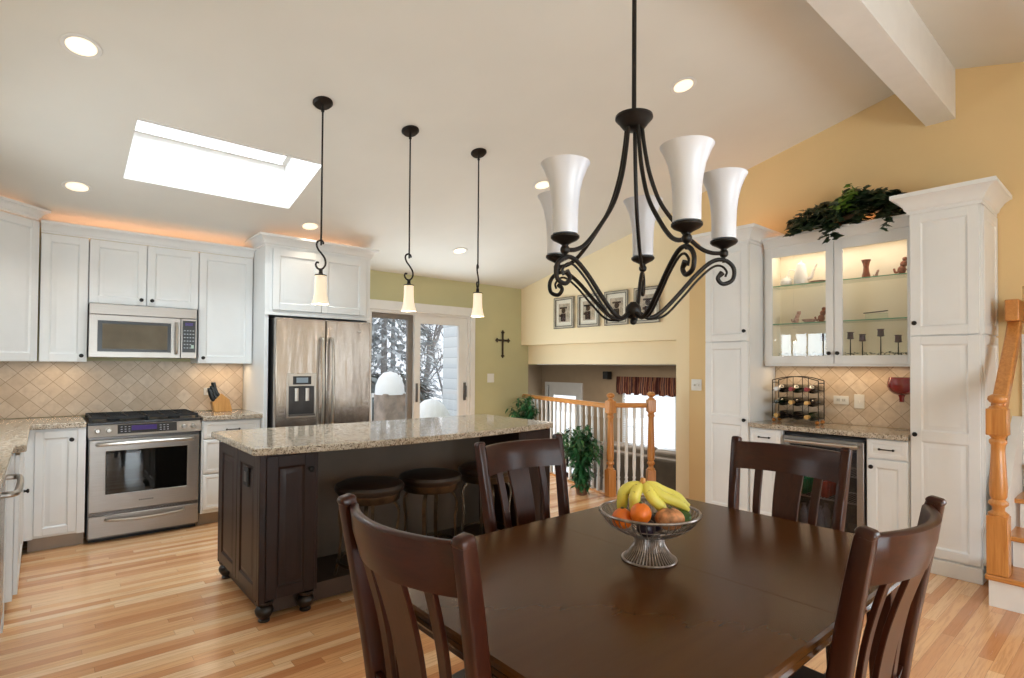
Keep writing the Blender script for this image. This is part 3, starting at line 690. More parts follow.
# island top: bowed seating edge
pts=[]
fx=[(.845,3.075),(.87,3.055),(1.05,3.015),(1.25,2.985),(1.5,2.96),(1.8,2.95),(2.1,2.955),(2.4,2.975),(2.7,3.01),(2.95,3.05),(3.06,3.08)]
bz=bez([(a,b,0) for a,b in fx[1:]],5)
poly=[(.845,4.01),(.845,3.075)]+[(p.x,p.y) for p in bz]+[(3.085,3.12),(3.085,4.01)]
tag(MB().prism(list(reversed(poly)),.900,IT).obj('countertop',M['granite'],None,bevel=.008,segs=3),'long granite countertop with a bowed front edge on the dark island','countertop')
# ================================================================= STOOLS
def stool(loc,rz,label):
    r=E('bar_stool',loc,rz,label,'bar stool','bar stools tucked under the island')
    q=MB().lathe([(.0,.612),(.19,.612),(.203,.625),(.208,.645),(.200,.662),(.17,.674),(.10,.681),(0,.683)],(0,0,0),32); q.obj('seat',M['leather'],r)
    q=MB().lathe([(.0,.565),(.175,.565),(.182,.575),(.186,.611),(0,.611)],(0,0,0),32); q.obj('seat_ring',M['bronze_stool'],r)
    for k in range(4):
        a=math.radians(45+90*k); c,s=math.cos(a),math.sin(a)
        P=bez([(.12*c,.12*s,.575),(.175*c,.175*s,.50),(.165*c,.165*s,.36),(.18*c,.18*s,.2),(.225*c,.225*s,.012)],6)
        q=MB().beam(P,.024,.014,up=(c,s,0)); q.lathe([(.0,0),(.016,0),(.016,.012),(0,.012)],(.226*c,.226*s,0),10); q.obj('leg',M['bronze_stool'],r)
    MB().torus((0,0,.21),.182,.009,36,8).obj('foot_ring',M['bronze_stool'],r)
    return r
s0=stool((1.53,3.12,0),12,'leftmost of the three dark leather stools under the island')
for (x,a,lb) in ((1.97,0,'middle one of the three dark leather stools under the island'),(2.44,20,'rightmost stool under the island, mostly hidden behind a dining chair')):
    c=copy_tree(s0); c.location=(x,3.13,0); c.rotation_euler.z=math.radians(a); c['label']=lb
# ================================================================= BAR WALL UNIT (local x -> world -y, local y -> world +x)
BX=4.59
def bar(name,y,label,cat,x=BX,group=None): return E(name,(x,y,0),-90,label,cat,group)
def tall(y1,w,label,knob_l,sidep=False):
    r=bar('tall_cabinet',y1,label,'cabinet')
    MB().box(0,.021,.10,w,.505,2.455).obj('cabinet_box',W_,r); MB().box(0,.002,.0,w,.505,.10).obj('base_moulding',W_,r,bevel=.004)
    kx=w-.035 if knob_l else .035
    door(r,.008,.115,w-.008,1.602,0,kx,.93,panels=[(.175,.885),(.955,1.545)],s=.06)
    door(r,.008,1.610,w-.008,2.45,0,kx,1.695,s=.06)
    crown(r,[(0,.505),(0,0),(w,0),(w,.505)] ,2.45,1.55)
    return r
tall(2.680,.412,'tall white pantry cabinet at the far left end of the bar',True)
t=tall(1.124,.388,'tall white pantry cabinet next to the oak stair newel',False)
# side panelling of the near pantry (faces the stairs): local +x side
for z0,z1 in ((.12,1.60),(1.612,2.44)):
    mb=MB(); pn=[(z0+.06,z1-.06)] if z0>1 else [(.175,.885),(.955,1.545)]
    q=door_mb(.03,z0,.50,z1,0,pn,.055,.012); q.v=[(.388+.0125-v[1],v[0],v[2]) for v in q.v]; q.obj('side_panel',W_,t)
# glass-door cabinet
GY=2.240; gx=4.83; gw=GY-1.132; g=bar('display_cabinet',GY,'lit white display cabinet with two glass doors above the wine rack','cabinet',gx); gd=XR-gx
b=MB(); b.box(0,.0205,1.41,.02,gd-.002,2.41).box(gw-.02,.0205,1.41,gw,gd-.002,2.41).box(.02,.0205,1.412,gw-.02,gd-.002,1.472).box(.02,.02,2.39,gw-.02,gd-.002,2.41).box(.02,gd-.012,1.43,gw-.02,gd-.002,2.39).box(gw/2-.015,.021,1.43,gw/2+.015,.04,2.39)
b.obj('cabinet_box',M['cream_in'],g)
MB().box(-.026,.03,1.412,-.001,.045,2.46).obj('filler_strip',W_,g); MB().box(0,-.004,1.395,gw,.03,1.412).box(0,.0205,1.412,.019,.03,2.41).box(gw-.019,.0205,1.412,gw,.03,2.41).obj('bottom_rail',W_,g,bevel=.003)
for k in range(2):
    x0=k*gw/2+.003; x1=(k+1)*gw/2-.003; s=.058; z0,z1=1.414,2.408
    q=MB().box(x0,0,z0,x0+s,.02,z1).box(x1-s,0,z0,x1,.02,z1).box(x0+s,0,z0,x1-s,.02,z0+s+.01).box(x0+s,0,z1-s-.015,x1-s,.02,z1); dd=q.obj('door',W_,g,bevel=.002)
    MB().box(x0+s-.004,.010,z0+s,x1-s+.004,.014,z1-s-.01).obj('door_pane',M['pane'],dd)
    knob(x1-.028 if k==0 else x0+.028,1.50,0,dd)
for z in (1.755,2.085): MB().box(.021,.045,z,gw-.021,gd-.013,z+.008).obj('glass_shelf',M['pane_green'],g); MB().box(.022,.0435,z,gw-.022,.045,z+.008).obj('shelf_front_edge',M['shelf_edge'],g)
crown(g,[(0,.0),(gw,0)],2.405,1.15)
for k in range(2): MB().lathe([(.0,-.004),(.03,-.004),(.03,.0),(0,.0)],(gw*(.25+.5*k),gd/2,2.389),16).obj('puck_light',M['bulb'],g)
# base units
def barbase(y1,w,label,dr=True,dleft=True):
    r=bar('base_cabinet',y1,label,'cabinet'); base_box(r,w,.50,.875,toemat=W_)
    drawer(r,.01,.735,w-.01,.868,0,hw=.085 if w<.28 else .10); door(r,.01,.12,w-.01,.722,0,.038 if dleft else w-.04,.67,s=.055)
    return r
barbase(2.266,.272,'narrow white base cabinet left of the wine fridge',dleft=True)
barbase(1.392,.266,'narrow white base cabinet right of the wine fridge')
wf=bar('wine_fridge',1.985,'steel framed glass-door beverage fridge under the bar counter','wine fridge'); w=.585
b=MB(); b.box(0,.035,.09,.02,.50,.862).box(w-.02,.035,.09,w,.50,.862).box(.02,.035,.09,w-.02,.50,.11).box(.02,.035,.845,w-.02,.50,.862).box(.02,.48,.11,w-.02,.50,.845); b.obj('body',M['blackmatte'],wf); MB().box(0,.05,0,w,.5,.085).obj('toe_grille',M['blackmatte'],wf)
fd=MB(); fd.box(.004,0,.09,.05,.034,.835).box(w-.05,0,.09,w-.004,.034,.835).box(.05,0,.09,w-.05,.034,.135).box(.05,0,.775,w-.05,.034,.835); fd=fd.obj('door',M['steel'],wf,bevel=.003)
MB().box(.046,.012,.13,w-.046,.018,.78).obj('door_pane',M['pane_dark'],fd)
q=MB().tube([(.03,-.03,.80),(w-.03,-.03,.80)],.013,12); 
for xx in (.06,w-.06): q.tube([(xx,0,.80),(xx,-.03,.80)],.007,8)
q.obj('handle',M['chrome'],fd)
for z in (.36,.56): 
    q=MB(); q.box(.022,.04,z,w-.022,.046,z+.012).box(.022,.45,z,w-.022,.456,z+.008)
    for k in range(22): q.box(.03+k*.0245,.046,z,.033+k*.0245,.45,z+.004)
    q.obj('wire_shelf',M['chrome'],wf)
# contents: cans and bottles
canm={'g':plain('green_can',(30,140,84),.3,.5,var=.2),'r':plain('red_can',(206,70,44),.3,.5,var=.3),'w':plain('clear_bottle',(150,150,160),.2,.1,var=.3)}
def can(x,y,z,m,lab,grp):
    o=MB().lathe([(.026,0),(.031,.008),(.031,.105),(.025,.118),(.024,.12),(0,.12)],(0,0,0),18).obj('drink_can',canm[m]); o.location=(BX+y,1.985-x,z); tag(o,lab,'drink can',grp)
for i in range(3): can(.125,.09+.075*i,.3735,'g','green drink can on the wire shelf of the beverage fridge, seen between chair slats','green cans in the beverage fridge')
for i in range(3): can(.285,.09+.075*i,.3735,'r','orange-red drink can on the wire shelf of the beverage fridge','red cans in the beverage fridge')
for i in range(6):
    o=MB().lathe([(.028,0),(.032,.006),(.032,.11),(.026,.135),(.013,.155),(.013,.17),(.016,.172),(.016,.182),(0,.182)],(0,0,0),18).obj('water_bottle',canm['w']); o.location=(BX+.10+.12*(i//3),1.985-(.125+.12*(i%3)),.112); tag(o,'pale small bottle standing at the bottom of the beverage fridge','bottle','pale bottles in the beverage fridge')
# counter and tile
tag(MB().prism([(4.555,1.130),(5.095,1.130),(5.095,2.262),(4.60,2.262),(4.565,2.24),(4.555,2.2)],.877,.915).obj('countertop',M['granite'],None,bevel=.005),'speckled granite countertop of the bar under the glass cabinet','countertop')
tag(MB().box(5.086,1.128,.917,5.098,2.262,1.408).obj('tile_backsplash',M['tile_yz']),'beige diagonal tile backsplash behind the bar counter','backsplash')
outlet('wall_outlet',(5.085,1.72,1.115),-90,'white horizontal outlet on the bar backsplash','outlet',horiz=True)
outlet('light_switch',(5.085,1.585,1.11),-90,'white switch plate on the bar backsplash near the red goblet','switch',w=.075)
outlet('light_switch',(5.099,3.065,1.20),-90,'double switch plate on the tan wall left of the tall cabinet','switch',w=.115)
outlet('light_switch',(4.65,5.899,1.215),0,'white switch plate on the green wall below the cross','switch',w=.115,h=.12)
outlet('wall_outlet',(4.77,5.899,.62),0,'low white outlet on the green wall behind the island corner','outlet')
# wine rack with nine bottles
RX,RYY=4.88,1.985
k=E('wine_rack',(RX,RYY,.915),-90,'black wire wine rack with arched top holding nine bottles','wine rack')
q=MB(); hw=.185
for y in (-.06,.06):
    q.tube([(-hw,y,.03),(-hw,y,.36)],.004,8).tube([(hw,y,.03),(hw,y,.36)],.004,8)
    q.tube(bez([(-hw,y,.36),(-.09,y,.385),(0,y,.393),(.09,y,.385),(hw,y,.36)],5),.004,8)
    for z in (.05,.165,.275): q.tube([(-hw,y,z),(hw,y,z)],.0035,8)
    for x in (-.062,.062): q.tube([(x,y,.05),(x,y,.385)],.003,8)
for x in (-hw,hw):
    for z in (.05,.34): q.tube([(x,-.06,z),(x,.06,z)],.0035,8)
q.obj('wire_frame',M['bronze'],k)
for x in (-hw+.01,hw-.01):
    for y in (-.055,.055): MB().sphere((x,y,.017),.017,12).obj('ball_foot',M['bronzegold'],k)
BOT=[(0,0),(.034,.002),(.037,.01),(.037,.19),(.030,.215),(.016,.235),(.0145,.285),(.016,.287),(.016,.297),(0,.297)]
rows=[('topmost row',.075+.208),('middle row',.075+.098),('bottom row',.075-.017)]
foil={(0,0):'foil_white',(1,0):'foil_red',(2,0):'foil_red',(0,1):'bottle_green',(1,1):'foil_gold',(2,1):'foil_gold',(0,2):'foil_gold',(1,2):'bottle_dark',(2,2):'foil_gold'}
colw=['left','centre','right']
fn={'foil_white':'white neck foil','foil_red':'red neck foil','foil_gold':'gold neck foil','bottle_green':'dark green neck','bottle_dark':'black neck'}
for j,(rn,z) in enumerate(rows):
    for i in range(3):
        x=(-.122,0,.122)[i]; fm=foil[(i,j)]
        r=E('wine_bottle',(RX+.16,RYY-x,.915+z+.006),0,'wine bottle with %s lying in the %s, %s of the wire rack'%(fn[fm],rn,colw[i]),'wine bottle','wine bottles in the wire rack')
        r.rotation_euler=(0,-PI/2,0)
        MB().lathe(BOT,(0,0,0),20).obj('bottle_glass',M['bottle_green'] if (i+j)%3==1 else M['bottle_dark'],r)
        MB().lathe([(.0155,.238),(.0158,.285),(.0175,.288),(.0175,.300),(0,.300)],(0,0,0),16,cap=False).obj('neck_foil',M[fm],r)
# red goblet
r=E('red_goblet',(4.96,1.262,.915),0,'oversized red glass goblet on a clear stem on the bar counter','goblet')
MB().lathe([(0,.262),(.022,.264),(.055,.274),(.082,.300),(.095,.330),(.094,.360),(.084,.398),(.081,.398),(.090,.360),(.091,.330),(.078,.303),(.052,.279),(0,.272)],(0,0,0),32,cap=False).obj('bowl',M['redglass'],r)
MB().lathe([(0,0),(.050,0),(.050,.004),(.02,.008),(.008,.02),(.007,.20),(.014,.212),(0,.213)],(0,0,0),24).obj('stem',M['pane'],r)
MB().lathe([(0,.212),(.016,.213),(.017,.245),(.024,.264),(0,.264)],(0,0,0),16).obj('collar',M['redglass'],r)
# display cabinet contents (world helper: s = distance from left inside edge, dpt depth)
def dloc(s,z,dp=.18): return (gx+dp*.78,GY-s,z)
S1,S2,S0=2.0935,1.7635,1.4725
r=E('teapot',dloc(.25,S1,.17),-90,'tall white china coffee pot on the top glass shelf','coffee pot')
MB().lathe([(0,0),(.05,0),(.058,.02),(.055,.07),(.045,.13),(.038,.16),(.036,.168),(0,.168)],(0,0,0),24).obj('body',M['china'],r)
MB().lathe([(.037,.168),(.035,.178),(.02,.19),(.007,.195),(.010,.205),(0,.212)],(0,0,0),20).obj('lid',M['china'],r)
MB().tube(bez([(.05,0,.04),(.085,0,.06),(.10,0,.11),(.125,0,.165)],5),[.016]*5+[.013]*5+[.010]*6,10).obj('spout',M['china'],r)
MB().tube(bez([(-.045,0,.13),(-.095,0,.14),(-.10,0,.08),(-.055,0,.05)],5),.006,8).obj('handle',M['china'],r)
r=E('sugar_bowl',dloc(.13,S1,.16),-90,'low white lidded china bowl left of the coffee pot','bowl')
MB().lathe([(0,0),(.03,0),(.048,.02),(.05,.045),(.04,.06),(0,.061)],(0,0,0),20).obj('body',M['china'],r); MB().lathe([(.041,.061),(.03,.072),(.008,.078),(.01,.088),(0,.092)],(0,0,0),16).obj('lid',M['china'],r)
o=MB().lathe([(0,0),(.03,0),(.05,.01),(.075,.012),(.076,.015),(.05,.014),(0,.006)],(0,0,0),24,cap=False).obj('saucer',M['pink']); o.location=dloc(.40,S1,.15); tag(o,'small pinkish dish right of the white coffee pot','dish')
# ceramic vase + figurines
o=MB().lathe([(0,0),(.028,0),(.03,.02),(.022,.05),(.018,.09),(.024,.12),(.034,.145),(.031,.146),(.02,.12),(.014,.08),(0,.02)],(0,0,0),20,cap=False).obj('vase',M['figure']); o.location=dloc(.745,S1,.16); tag(o,'reddish brown flared vase on the top shelf behind the right door','vase')
def figurine(loc,label,mat,sc=1,pose=0):
    r=E('figurine',loc,-90,label,'figurine')
    m=MB(); m.sphere((0,0,.035*sc),.03*sc,12,(1.0,.8,1.1)); m.sphere((.012*sc,0,.078*sc),.024*sc,12,(1,.8,1.1)); m.sphere((.02*sc,0,.115*sc),.017*sc,12)
    m.tube(bez([(.02*sc,0,.085*sc),(.045*sc,-.01,.10*sc),(.045*sc,-.01,.13*sc)],4),.007*sc,8); m.tube(bez([(-.01*sc,0,.03*sc),(-.04*sc,0,.02*sc),(-.05*sc,0,.05*sc)],4),.008*sc,8)
    m.obj('figure_body',mat,r); MB().lathe([(0,0),(.035*sc,0),(.036*sc,.006),(0,.008)],(0,0,0),16).obj('base',mat,r); return r
figurine(dloc(.985,S1,.15),'reddish brown seated figurine on the top shelf near the tall cabinet',M['figure'],1.0)
figurine(dloc(.82,S1,.14),'tiny pale pink figurine beside the brown vase',M['pink'],.42)
figurine(dloc(.50,S1,.16),'small dark figurine on the top shelf behind the left door frame',M['purple'],.7)
figurine(dloc(1.06,S1,.13),'dark figurine at the right end of the top shelf',M['purple'],.75)
figurine(dloc(.42,S2,.14),'brown figurine with a round head on the middle shelf',M['figure'],.95)
figurine(dloc(.22,S2,.14),'pinkish china figure group on the middle shelf at left',M['pink'],.8)
o=MB().lathe([(0,0),(.03,0),(.055,.02),(.06,.028),(.057,.028),(.03,.006),(0,.004)],(0,0,0),22,cap=False).obj('china_dish',M['pink']); o.location=dloc(.33,S2,.13); tag(o,'shallow pinkish china dish on the middle shelf','dish')
r=E('glass_dish',dloc(.82,S2,.14),-90,'clear oblong glass dish with dark rim on the middle shelf','dish')
MB().rbox(-.075,-.03,0,.075,.03,.045,.02).obj('body',M['pane_green'],r); MB().tube([(-.08,-.03,.05),(-.03,-.034,.052),(.02,-.03,.055),(.085,-.03,.06)],.004,6).obj('rim',M['blackmatte'],r)
# candle holders on the bottom shelf: a garland base with stems and tulip cups
def candle(s,h,label):
    r=E('candle_holder',dloc(s,S0,.13),-90,label,'candle holder','candle holders on the cabinet floor')
    MB().lathe([(0,0),(.026,0),(.026,.005),(.005,.01),(.0035,h),(0,h)],(0,0,0),12).obj('stem',M['bronze'],r)
    MB().lathe([(0,h),(.012,h),(.024,h+.004),(.026,h+.008),(.022,h+.008),(.020,h+.05),(.026,h+.058),(0,h+.058)],(0,0,0),14).obj('candle_cup',M['purple'],r)
for s,h,lb in ((.44,.135,'violet candle on a thin stem behind the left glass door'),(.64,.14,'violet candle on stem, first from the left behind the right door'),(.725,.12,'violet candle on stem, second from the left behind the right door'),(.85,.155,'tallest violet candle on stem, third behind the right door'),(.965,.105,'shortest violet candle on stem, rightmost behind the right door')): candle(s,h,lb)
def leafblade(m,p,dirv,up,L,W,fold=.25):
    d=Vector(dirv).normalized(); u=Vector(up); s=d.cross(u); 
    if s.length<1e-4: s=d.orthogonal()
    s.normalize(); n=s.cross(d); p=Vector(p)
    a=p; b=p+d*L*.45+s*W/2+n*fold*W*.5; c=p+d*L-n*L*.12; e=p+d*L*.45-s*W/2+n*fold*W*.5; f=p+d*L*.5
    m.add([a,b,f,e,c],[(0,1,2),(0,2,3),(1,4,2),(3,2,4)])
def garland(s0,s1,label):
    r=random.Random(5); m=MB()
    for k in range(90):
        s=r.uniform(s0,s1); p=Vector((r.uniform(-.03,.03),0,0)); q=dloc(s,S0+r.uniform(.002,.03),.11+p.x)
        a=r.uniform(0,2*PI); leafblade(m,q,(math.cos(a),math.sin(a),r.uniform(-.1,.5)),(0,0,1),.045,.018)
    m.v=[(x,y,max(z,S0+.001)) for x,y,z in m.v]
    tag(m.obj('leaf_garland',M['leaf'],recalc=False),label,'garland')
garland(.08,.50,'dark green leaf garland behind the left glass door'); garland(.60,1.05,'dark green leaf garland under the violet candles behind the right door')
# ivy plant on top of the display cabinet
def ivyleaf(m,p,d,n,L):
    d=Vector(d).normalized(); n=Vector(n); s=d.cross(n).normalized(); n=s.cross(d)
    pts=[(0,0),(.28,.42),(.05,.5),(.45,.55),(.62,.28),(1.0,0),(.62,-.28),(.45,-.55),(.05,-.5),(.28,-.42)]
    o=[Vector(p)+d*(a*L)+s*(b*L)-n*(abs(b)*L*.25+a*a*L*.18) for a,b in pts]; c=Vector(p)+d*(.4*L)
    m.add([c]+o,[(0,i+1,(i+1)%10+1) for i in range(10)])
iv=E('ivy_plant',(4.95,1.61,2.506),0,'dark trailing ivy plant sitting on top of the display cabinet','plant')
MB().lathe([(0,0),(.07,0),(.085,.10),(.09,.10),(0,.10)],(0,0,.0),18).obj('pot',M['terracotta'],iv)
R_=random.Random(11); lv=MB(); ll=MB(); vn=MB()
for k in range(64):
    a=R_.uniform(0,2*PI); ex=R_.uniform(.2,1)*(.11 if math.cos(a)>0 else .16); ey=R_.uniform(-.40,.46)*1.0
    front=R_.random()<.5
    tip=Vector((ex*math.cos(a)-(.09 if front else 0),ey,R_.uniform(-.03,.26)*(1-abs(ey)/.75)+.03))
    if front and R_.random()<.35: tip=Vector((-.27,ey*.9,R_.uniform(-.10,-.02)))
    P=bez([(0,ey*.15,.09),(tip.x*.35,ey*.45,.19+R_.uniform(-.02,.06)*(1-abs(ey))),(tip.x*.8,ey*.85,max(tip.z+.05,.07)),tip],4)
    vn.tube(P,.0022,5)
    for i,p in enumerate(P[2:]):
        for rep in range(2):
            if R_.random()<.85:
                aa=R_.uniform(0,2*PI); dd=Vector((math.cos(aa)-.5,math.sin(aa),R_.uniform(-.6,.2))); nn=Vector((-.6+R_.uniform(-.4,.4),R_.uniform(-.5,.5),1))
                q=Vector(p)+Vector((R_.uniform(-.02,.02),R_.uniform(-.03,.03),R_.uniform(-.015,.03)))
                if q.z<.03 and q.x>-.20: q.z=.03
                ivyleaf(ll if (abs(q.y+.02)<.07 and q.z>.13 and R_.random()<.7) else lv,q,dd,nn,R_.uniform(.055,.092))
vn.obj('vines',M['stem'],iv); lv.obj('foliage',M['leaf'],iv,recalc=False); ll.obj('young_leaves',M['leaf_light'],iv,recalc=False)
# ================================================================= DINING TABLE
TX0,TX1,TY0,TY1,TZ=.735,2.335,.510,1.625,.76
T=E('dining_table',((TX0+TX1)/2,(TY0+TY1)/2,0),0,'large dark espresso dining table with a centre leaf seam','dining table')
hx,hy=(TX1-TX0)/2,(TY1-TY0)/2
EDGE=[(0,.722),(-.012,.722),(-.012,.728),(-.004,.734),(0,.744),(-.003,.755),(-.009,.760)]
for s in (-1,1):
    # each half of the top: moulded edge on three sides
    m=MB(); xs=.0008*s; e=hx*s
    rings=[]
    for o,z in [(-.014,.720),(-.004,.722),(0,.730),(-.004,.738),(0,.745),(-.002,.754),(-.008,.760)]:
        rings.append([(xs,-(hy+o),z),(e+o*s,-(hy+o),z),(e+o*s,(hy+o),z),(xs,(hy+o),z)])
    m.loft(rings); m.obj('table_top_half',M['table'],T,angle=30)
m=MB(); a=.09; m.box(-hx+a,-hy+a,.63,hx-a,-hy+a+.025,.72).box(-hx+a,hy-a-.025,.63,hx-a,hy-a,.72).box(-hx+a,-hy+a+.025,.63,-hx+a+.025,hy-a-.025,.72).box(hx-a-.025,-hy+a+.025,.63,hx-a,hy-a-.025,.72); m.obj('apron',M['esp_x'],T,bevel=.003)
for x in (-1,1):
    for y in (-1,1):
        cx,cy=x*(hx-.115),y*(hy-.115); m=MB()
        m.loft([[(cx+i*w_,cy+j*w_,z) for i,j in ((-1,-1),(1,-1),(1,1),(-1,1))] for z,w_ in ((0,.024),(.3,.030),(.60,.040),(.715,.040))]); m.obj('leg',M['esp_z'],T,bevel=.004)
# ================================================================= CHAIRS  (front towards local -y, back at +y)
def chair(label,cushion=True):
    r=E('dining_chair',(0,0,0),0,label,'dining chair','dark dining chairs around the table')
    sm=MB(); sh=[(-.235,-.235),(.235,-.235),(.215,.20),(-.215,.20)]
    rings=[]
    for z,k in ((.435,.97),(.445,1.0),(.462,1.0),(.474,.95),(.478,.80)): rings.append([(x*k,y*k,z) for x,y in sh])
    sm.loft(rings).obj('seat',M['leather'],r,bevel=.012,segs=3)
    m=MB(); m.box(-.205,-.215,.375,.205,-.195,.434).box(-.19,.175,.375,.19,.195,.434).box(-.215,-.20,.375,-.195,.18,.434).box(.195,-.20,.375,.215,.18,.434); m.obj('seat_rail',M['esp_x'],r,bevel=.002)
    for s in (-1,1):
        m=MB(); m.loft([[(s*.205+i*w_,-.205+j*w_,z) for i,j in ((-1,-1),(1,-1),(1,1),(-1,1))] for z,w_ in ((0,.014),(.25,.018),(.434,.021))]); m.obj('leg',M['esp_z'],r,bevel=.003)
        # rear post: splayed leg below, raked and gently curved above
        P=bez([(s*.195,.275,0),(s*.20,.225,.22),(s*.205,.20,.43),(s*.213,.215,.62),(s*.224,.250,.84),(s*.231,.283,1.02),(s*.232,.288,1.040)],5)
        n=len(P); ww=[.034+.004*(k/n) for k in range(n)]; hh=[.036+.012*math.sin(PI*min(1,k/n*1.1)) for k in range(n)]
        P=P[:-1]; ww=ww[:-1]; hh=hh[:-1]; e_=P[-1]
        for dz_,k1,k2 in ((.008,.97,.96),(.014,.88,.86),(.018,.70,.66),(.0195,.4,.35)): P.append(e_+Vector((0,.004*dz_/.02,dz_))); ww.append(ww[-1] if False else .038*k1); hh.append(.044*k2)
        rs=[(a*.5,b*.5) for a,b in ((-1,-.62),(-.9,-.9),(-.62,-1),(.62,-1),(.9,-.9),(1,-.62),(1,.62),(.9,.9),(.62,1),(-.62,1),(-.9,.9),(-1,.62))]
        m=MB().tube(P,[(hh[q],ww[q]) for q in range(len(P))],sec=rs,up=(0,1,0)); m.obj('rear_post',M['esp_z'],r,angle=50)
    # crest rail, bowed backwards
    def bow(t): return .060*(1-t*t)
    m=MB(); rings=[]
    for k in range(25):
        t=-1+2*k/24; x=t*.218; yb=.288+bow(t)
        z1=1.038; z0=.918
        y0=yb-.020
        # section leans with the posts
        rings.append([(x,y0-.030,z0),(x,y0-.006,z0),(x,y0+.012,(z0+z1)/2),(x,y0+.020,z1-.006),(x,y0+.014,z1),(x,y0+.0,z1),(x,y0-.006,z1-.006),(x,y0-.016,(z0+z1)/2)])
    m.loft(rings); m.obj('crest_rail',M['esp_x'],r,angle=50)
    m=MB(); rings=[]
    for k in range(13):
        t=-1+2*k/12; x=t*.19; yb=.215+bow(t)*.35
        rings.append([(x,yb-.020,.545),(x,yb,.545),(x,yb+.012,.595),(x,yb-.008,.595)])
    m.loft(rings); m.obj('lower_rail',M['esp_x'],r,bevel=.002)
    def slat(tc,w0,w1,nm):
        m=MB(); rings=[]
        for k in range(11):
            u=k/10; z=.575+.352*u; w=w0+(w1-w0)*u; f=.35+.65*u; x=tc*(.19+.028*u)
            yy=.215+.055*u+.0-.012*u+bow(tc)*f-.006-.012*math.sin(PI*u)
            sl=.0 if tc==0 else -tc*.06*2*f
            rings.append([(x-w/2,yy-.007-sl*w/2*0,z),(x+w/2,yy-.007,z),(x+w/2,yy+.007,z),(x-w/2,yy+.007,z)])
        m.loft(rings); m.obj(nm,M['esp_z'],r,bevel=.002)
    slat(0,.095,.118,'splat'); slat(-.58,.028,.034,'slat'); slat(.58,.028,.034,'slat')
    m=MB(); m.box(-.012+.0,.0,.20,.012,.0,.2) if False else None
    for s in (-1,1): MB().box(s*.205-.009,-.19,.16,s*.205+.009,.215,.185).obj('side_stretcher',M['esp_y'],r,bevel=.002)
    return r
CH=[((.905,1.142),94.5,'dark wooden dining chair nearest the camera at the left end of the table'),
    ((1.645,1.575),0,'dark slat-back dining chair on the island side of the table'),
    ((2.200,1.055),-90,'dark dining chair at the right end in front of the wine fridge'),
    ((1.582,.682),177.6,'dark curved-back dining chair at lower right with its back to us')]
c0=chair(CH[0][2])
for i,((x,y),a,lb) in enumerate(CH):
    c=c0 if i==0 else copy_tree(c0); c.location=(x,y,0); c.rotation_euler.z=math.radians(a); c['label']=lb; c.scale.z=(.99,1,1,.985)[i]
# ================================================================= FRUIT BOWL
FB=Vector((1.501,1.071,TZ)); b=E('fruit_bowl',tuple(FB),0,'round wire fruit bowl on a flared wire pedestal on the table','fruit bowl')
M['wire']=plain('antique_silver_wire',(168,156,150),.28,.85,var=.25,scale=60)
q=MB(); q.torus((0,0,.155),.157,.0048,56,8); q.torus((0,0,.118),.132,.0018,48,6).torus((0,0,.095),.09,.0018,40,6); q.torus((0,0,.078),.045,.003,30,6); q.obj('rim',M['wire'],b)
q=MB()
for k in range(44):
    a=2*PI*k/44; c,s=math.cos(a),math.sin(a)
    q.tube(bez([(.042*c,.042*s,.078),(.085*c,.085*s,.09),(.125*c,.125*s,.113),(.148*c,.148*s,.136),(.156*c,.156*s,.155)],3),.0017,6)
q.lathe([(0,.074),(.046,.076),(.046,.079),(0,.079)],(0,0,0),24); q.obj('wire_basket',M['wire'],b)
q=MB()
for k in range(48):
    a=2*PI*k/48; c,s=math.cos(a),math.sin(a)
    q.tube(bez([(.084*c,.084*s,.004),(.066*c,.066*s,.022),(.048*c,.048*s,.05),(.044*c,.044*s,.078)],3),.0019,6)
q.torus((0,0,.004),.085,.0035,48,8).lathe([(.036,.03),(.038,.07),(.0,.07)],(0,0,0),24,cap=False); q.obj('pedestal',M['wire'],b)
def fruit(nm,loc,r,mat,lb,sc=(1,1,1),stemc=None,rot=(0,0,0)):
    e=E(nm,tuple(FB+Vector(loc)),0,lb,nm.replace('_',' ')); e.rotation_euler=rot
    MB().sphere((0,0,0),r,22,sc).obj('skin',mat,e); MB().lathe([(0,-.003),(.006,-.002),(.006,.003),(.003,.006),(0,.006)],(0,0,r*sc[2]-.002),8).obj('stem_end',stemc or M['stem'],e)
# right/forward axes of view for sensible arrangement
rt=Vector((.761,-.649,0)); fwv=Vector((.649,.761,0))
def vp(a,bb,z): v=rt*a+fwv*bb; return (v.x,v.y,z)
fruit('orange',vp(-.045,-.075,.166),.033,M['orange'],'upper orange in front of the bananas')
fruit('orange',vp(-.093,-.030,.138),.033,M['orange'],'lower orange behind the wires at the left of the bowl')
fruit('mango',vp(.045,-.075,.150),.040,M['mango'],'lumpy pinkish-orange fruit at the front centre of the bowl',(1.15,1.0,.85),rot=(0,0,-.7))
fruit('avocado',vp(.098,-.020,.140),.030,M['avocado'],'green fruit at the right side beneath the bananas',(1.1,1,.9))
fruit('plum',vp(-.02,-.040,.112),.030,M['plum'],'dark plum low in the middle of the bowl')
fruit('plum',vp(.025,.020,.112),.029,M['plum'],'dark plum underneath the banana bunch')
bn=E('banana_bunch',tuple(FB),0,'bunch of yellow-green bananas with stem up in the bowl','bananas')
crn=Vector(vp(-.022,.0,.245))
ends=[(-.088,.03,.130),(-.048,-.015,.13),(.045,-.035,.150),(.120,-.02,.163),(.133,.02,.166)]
mids=[(-.078,.015,.215),(-.050,-.02,.208),(.000,-.035,.205),(.035,-.020,.208),(.05,.02,.214)]
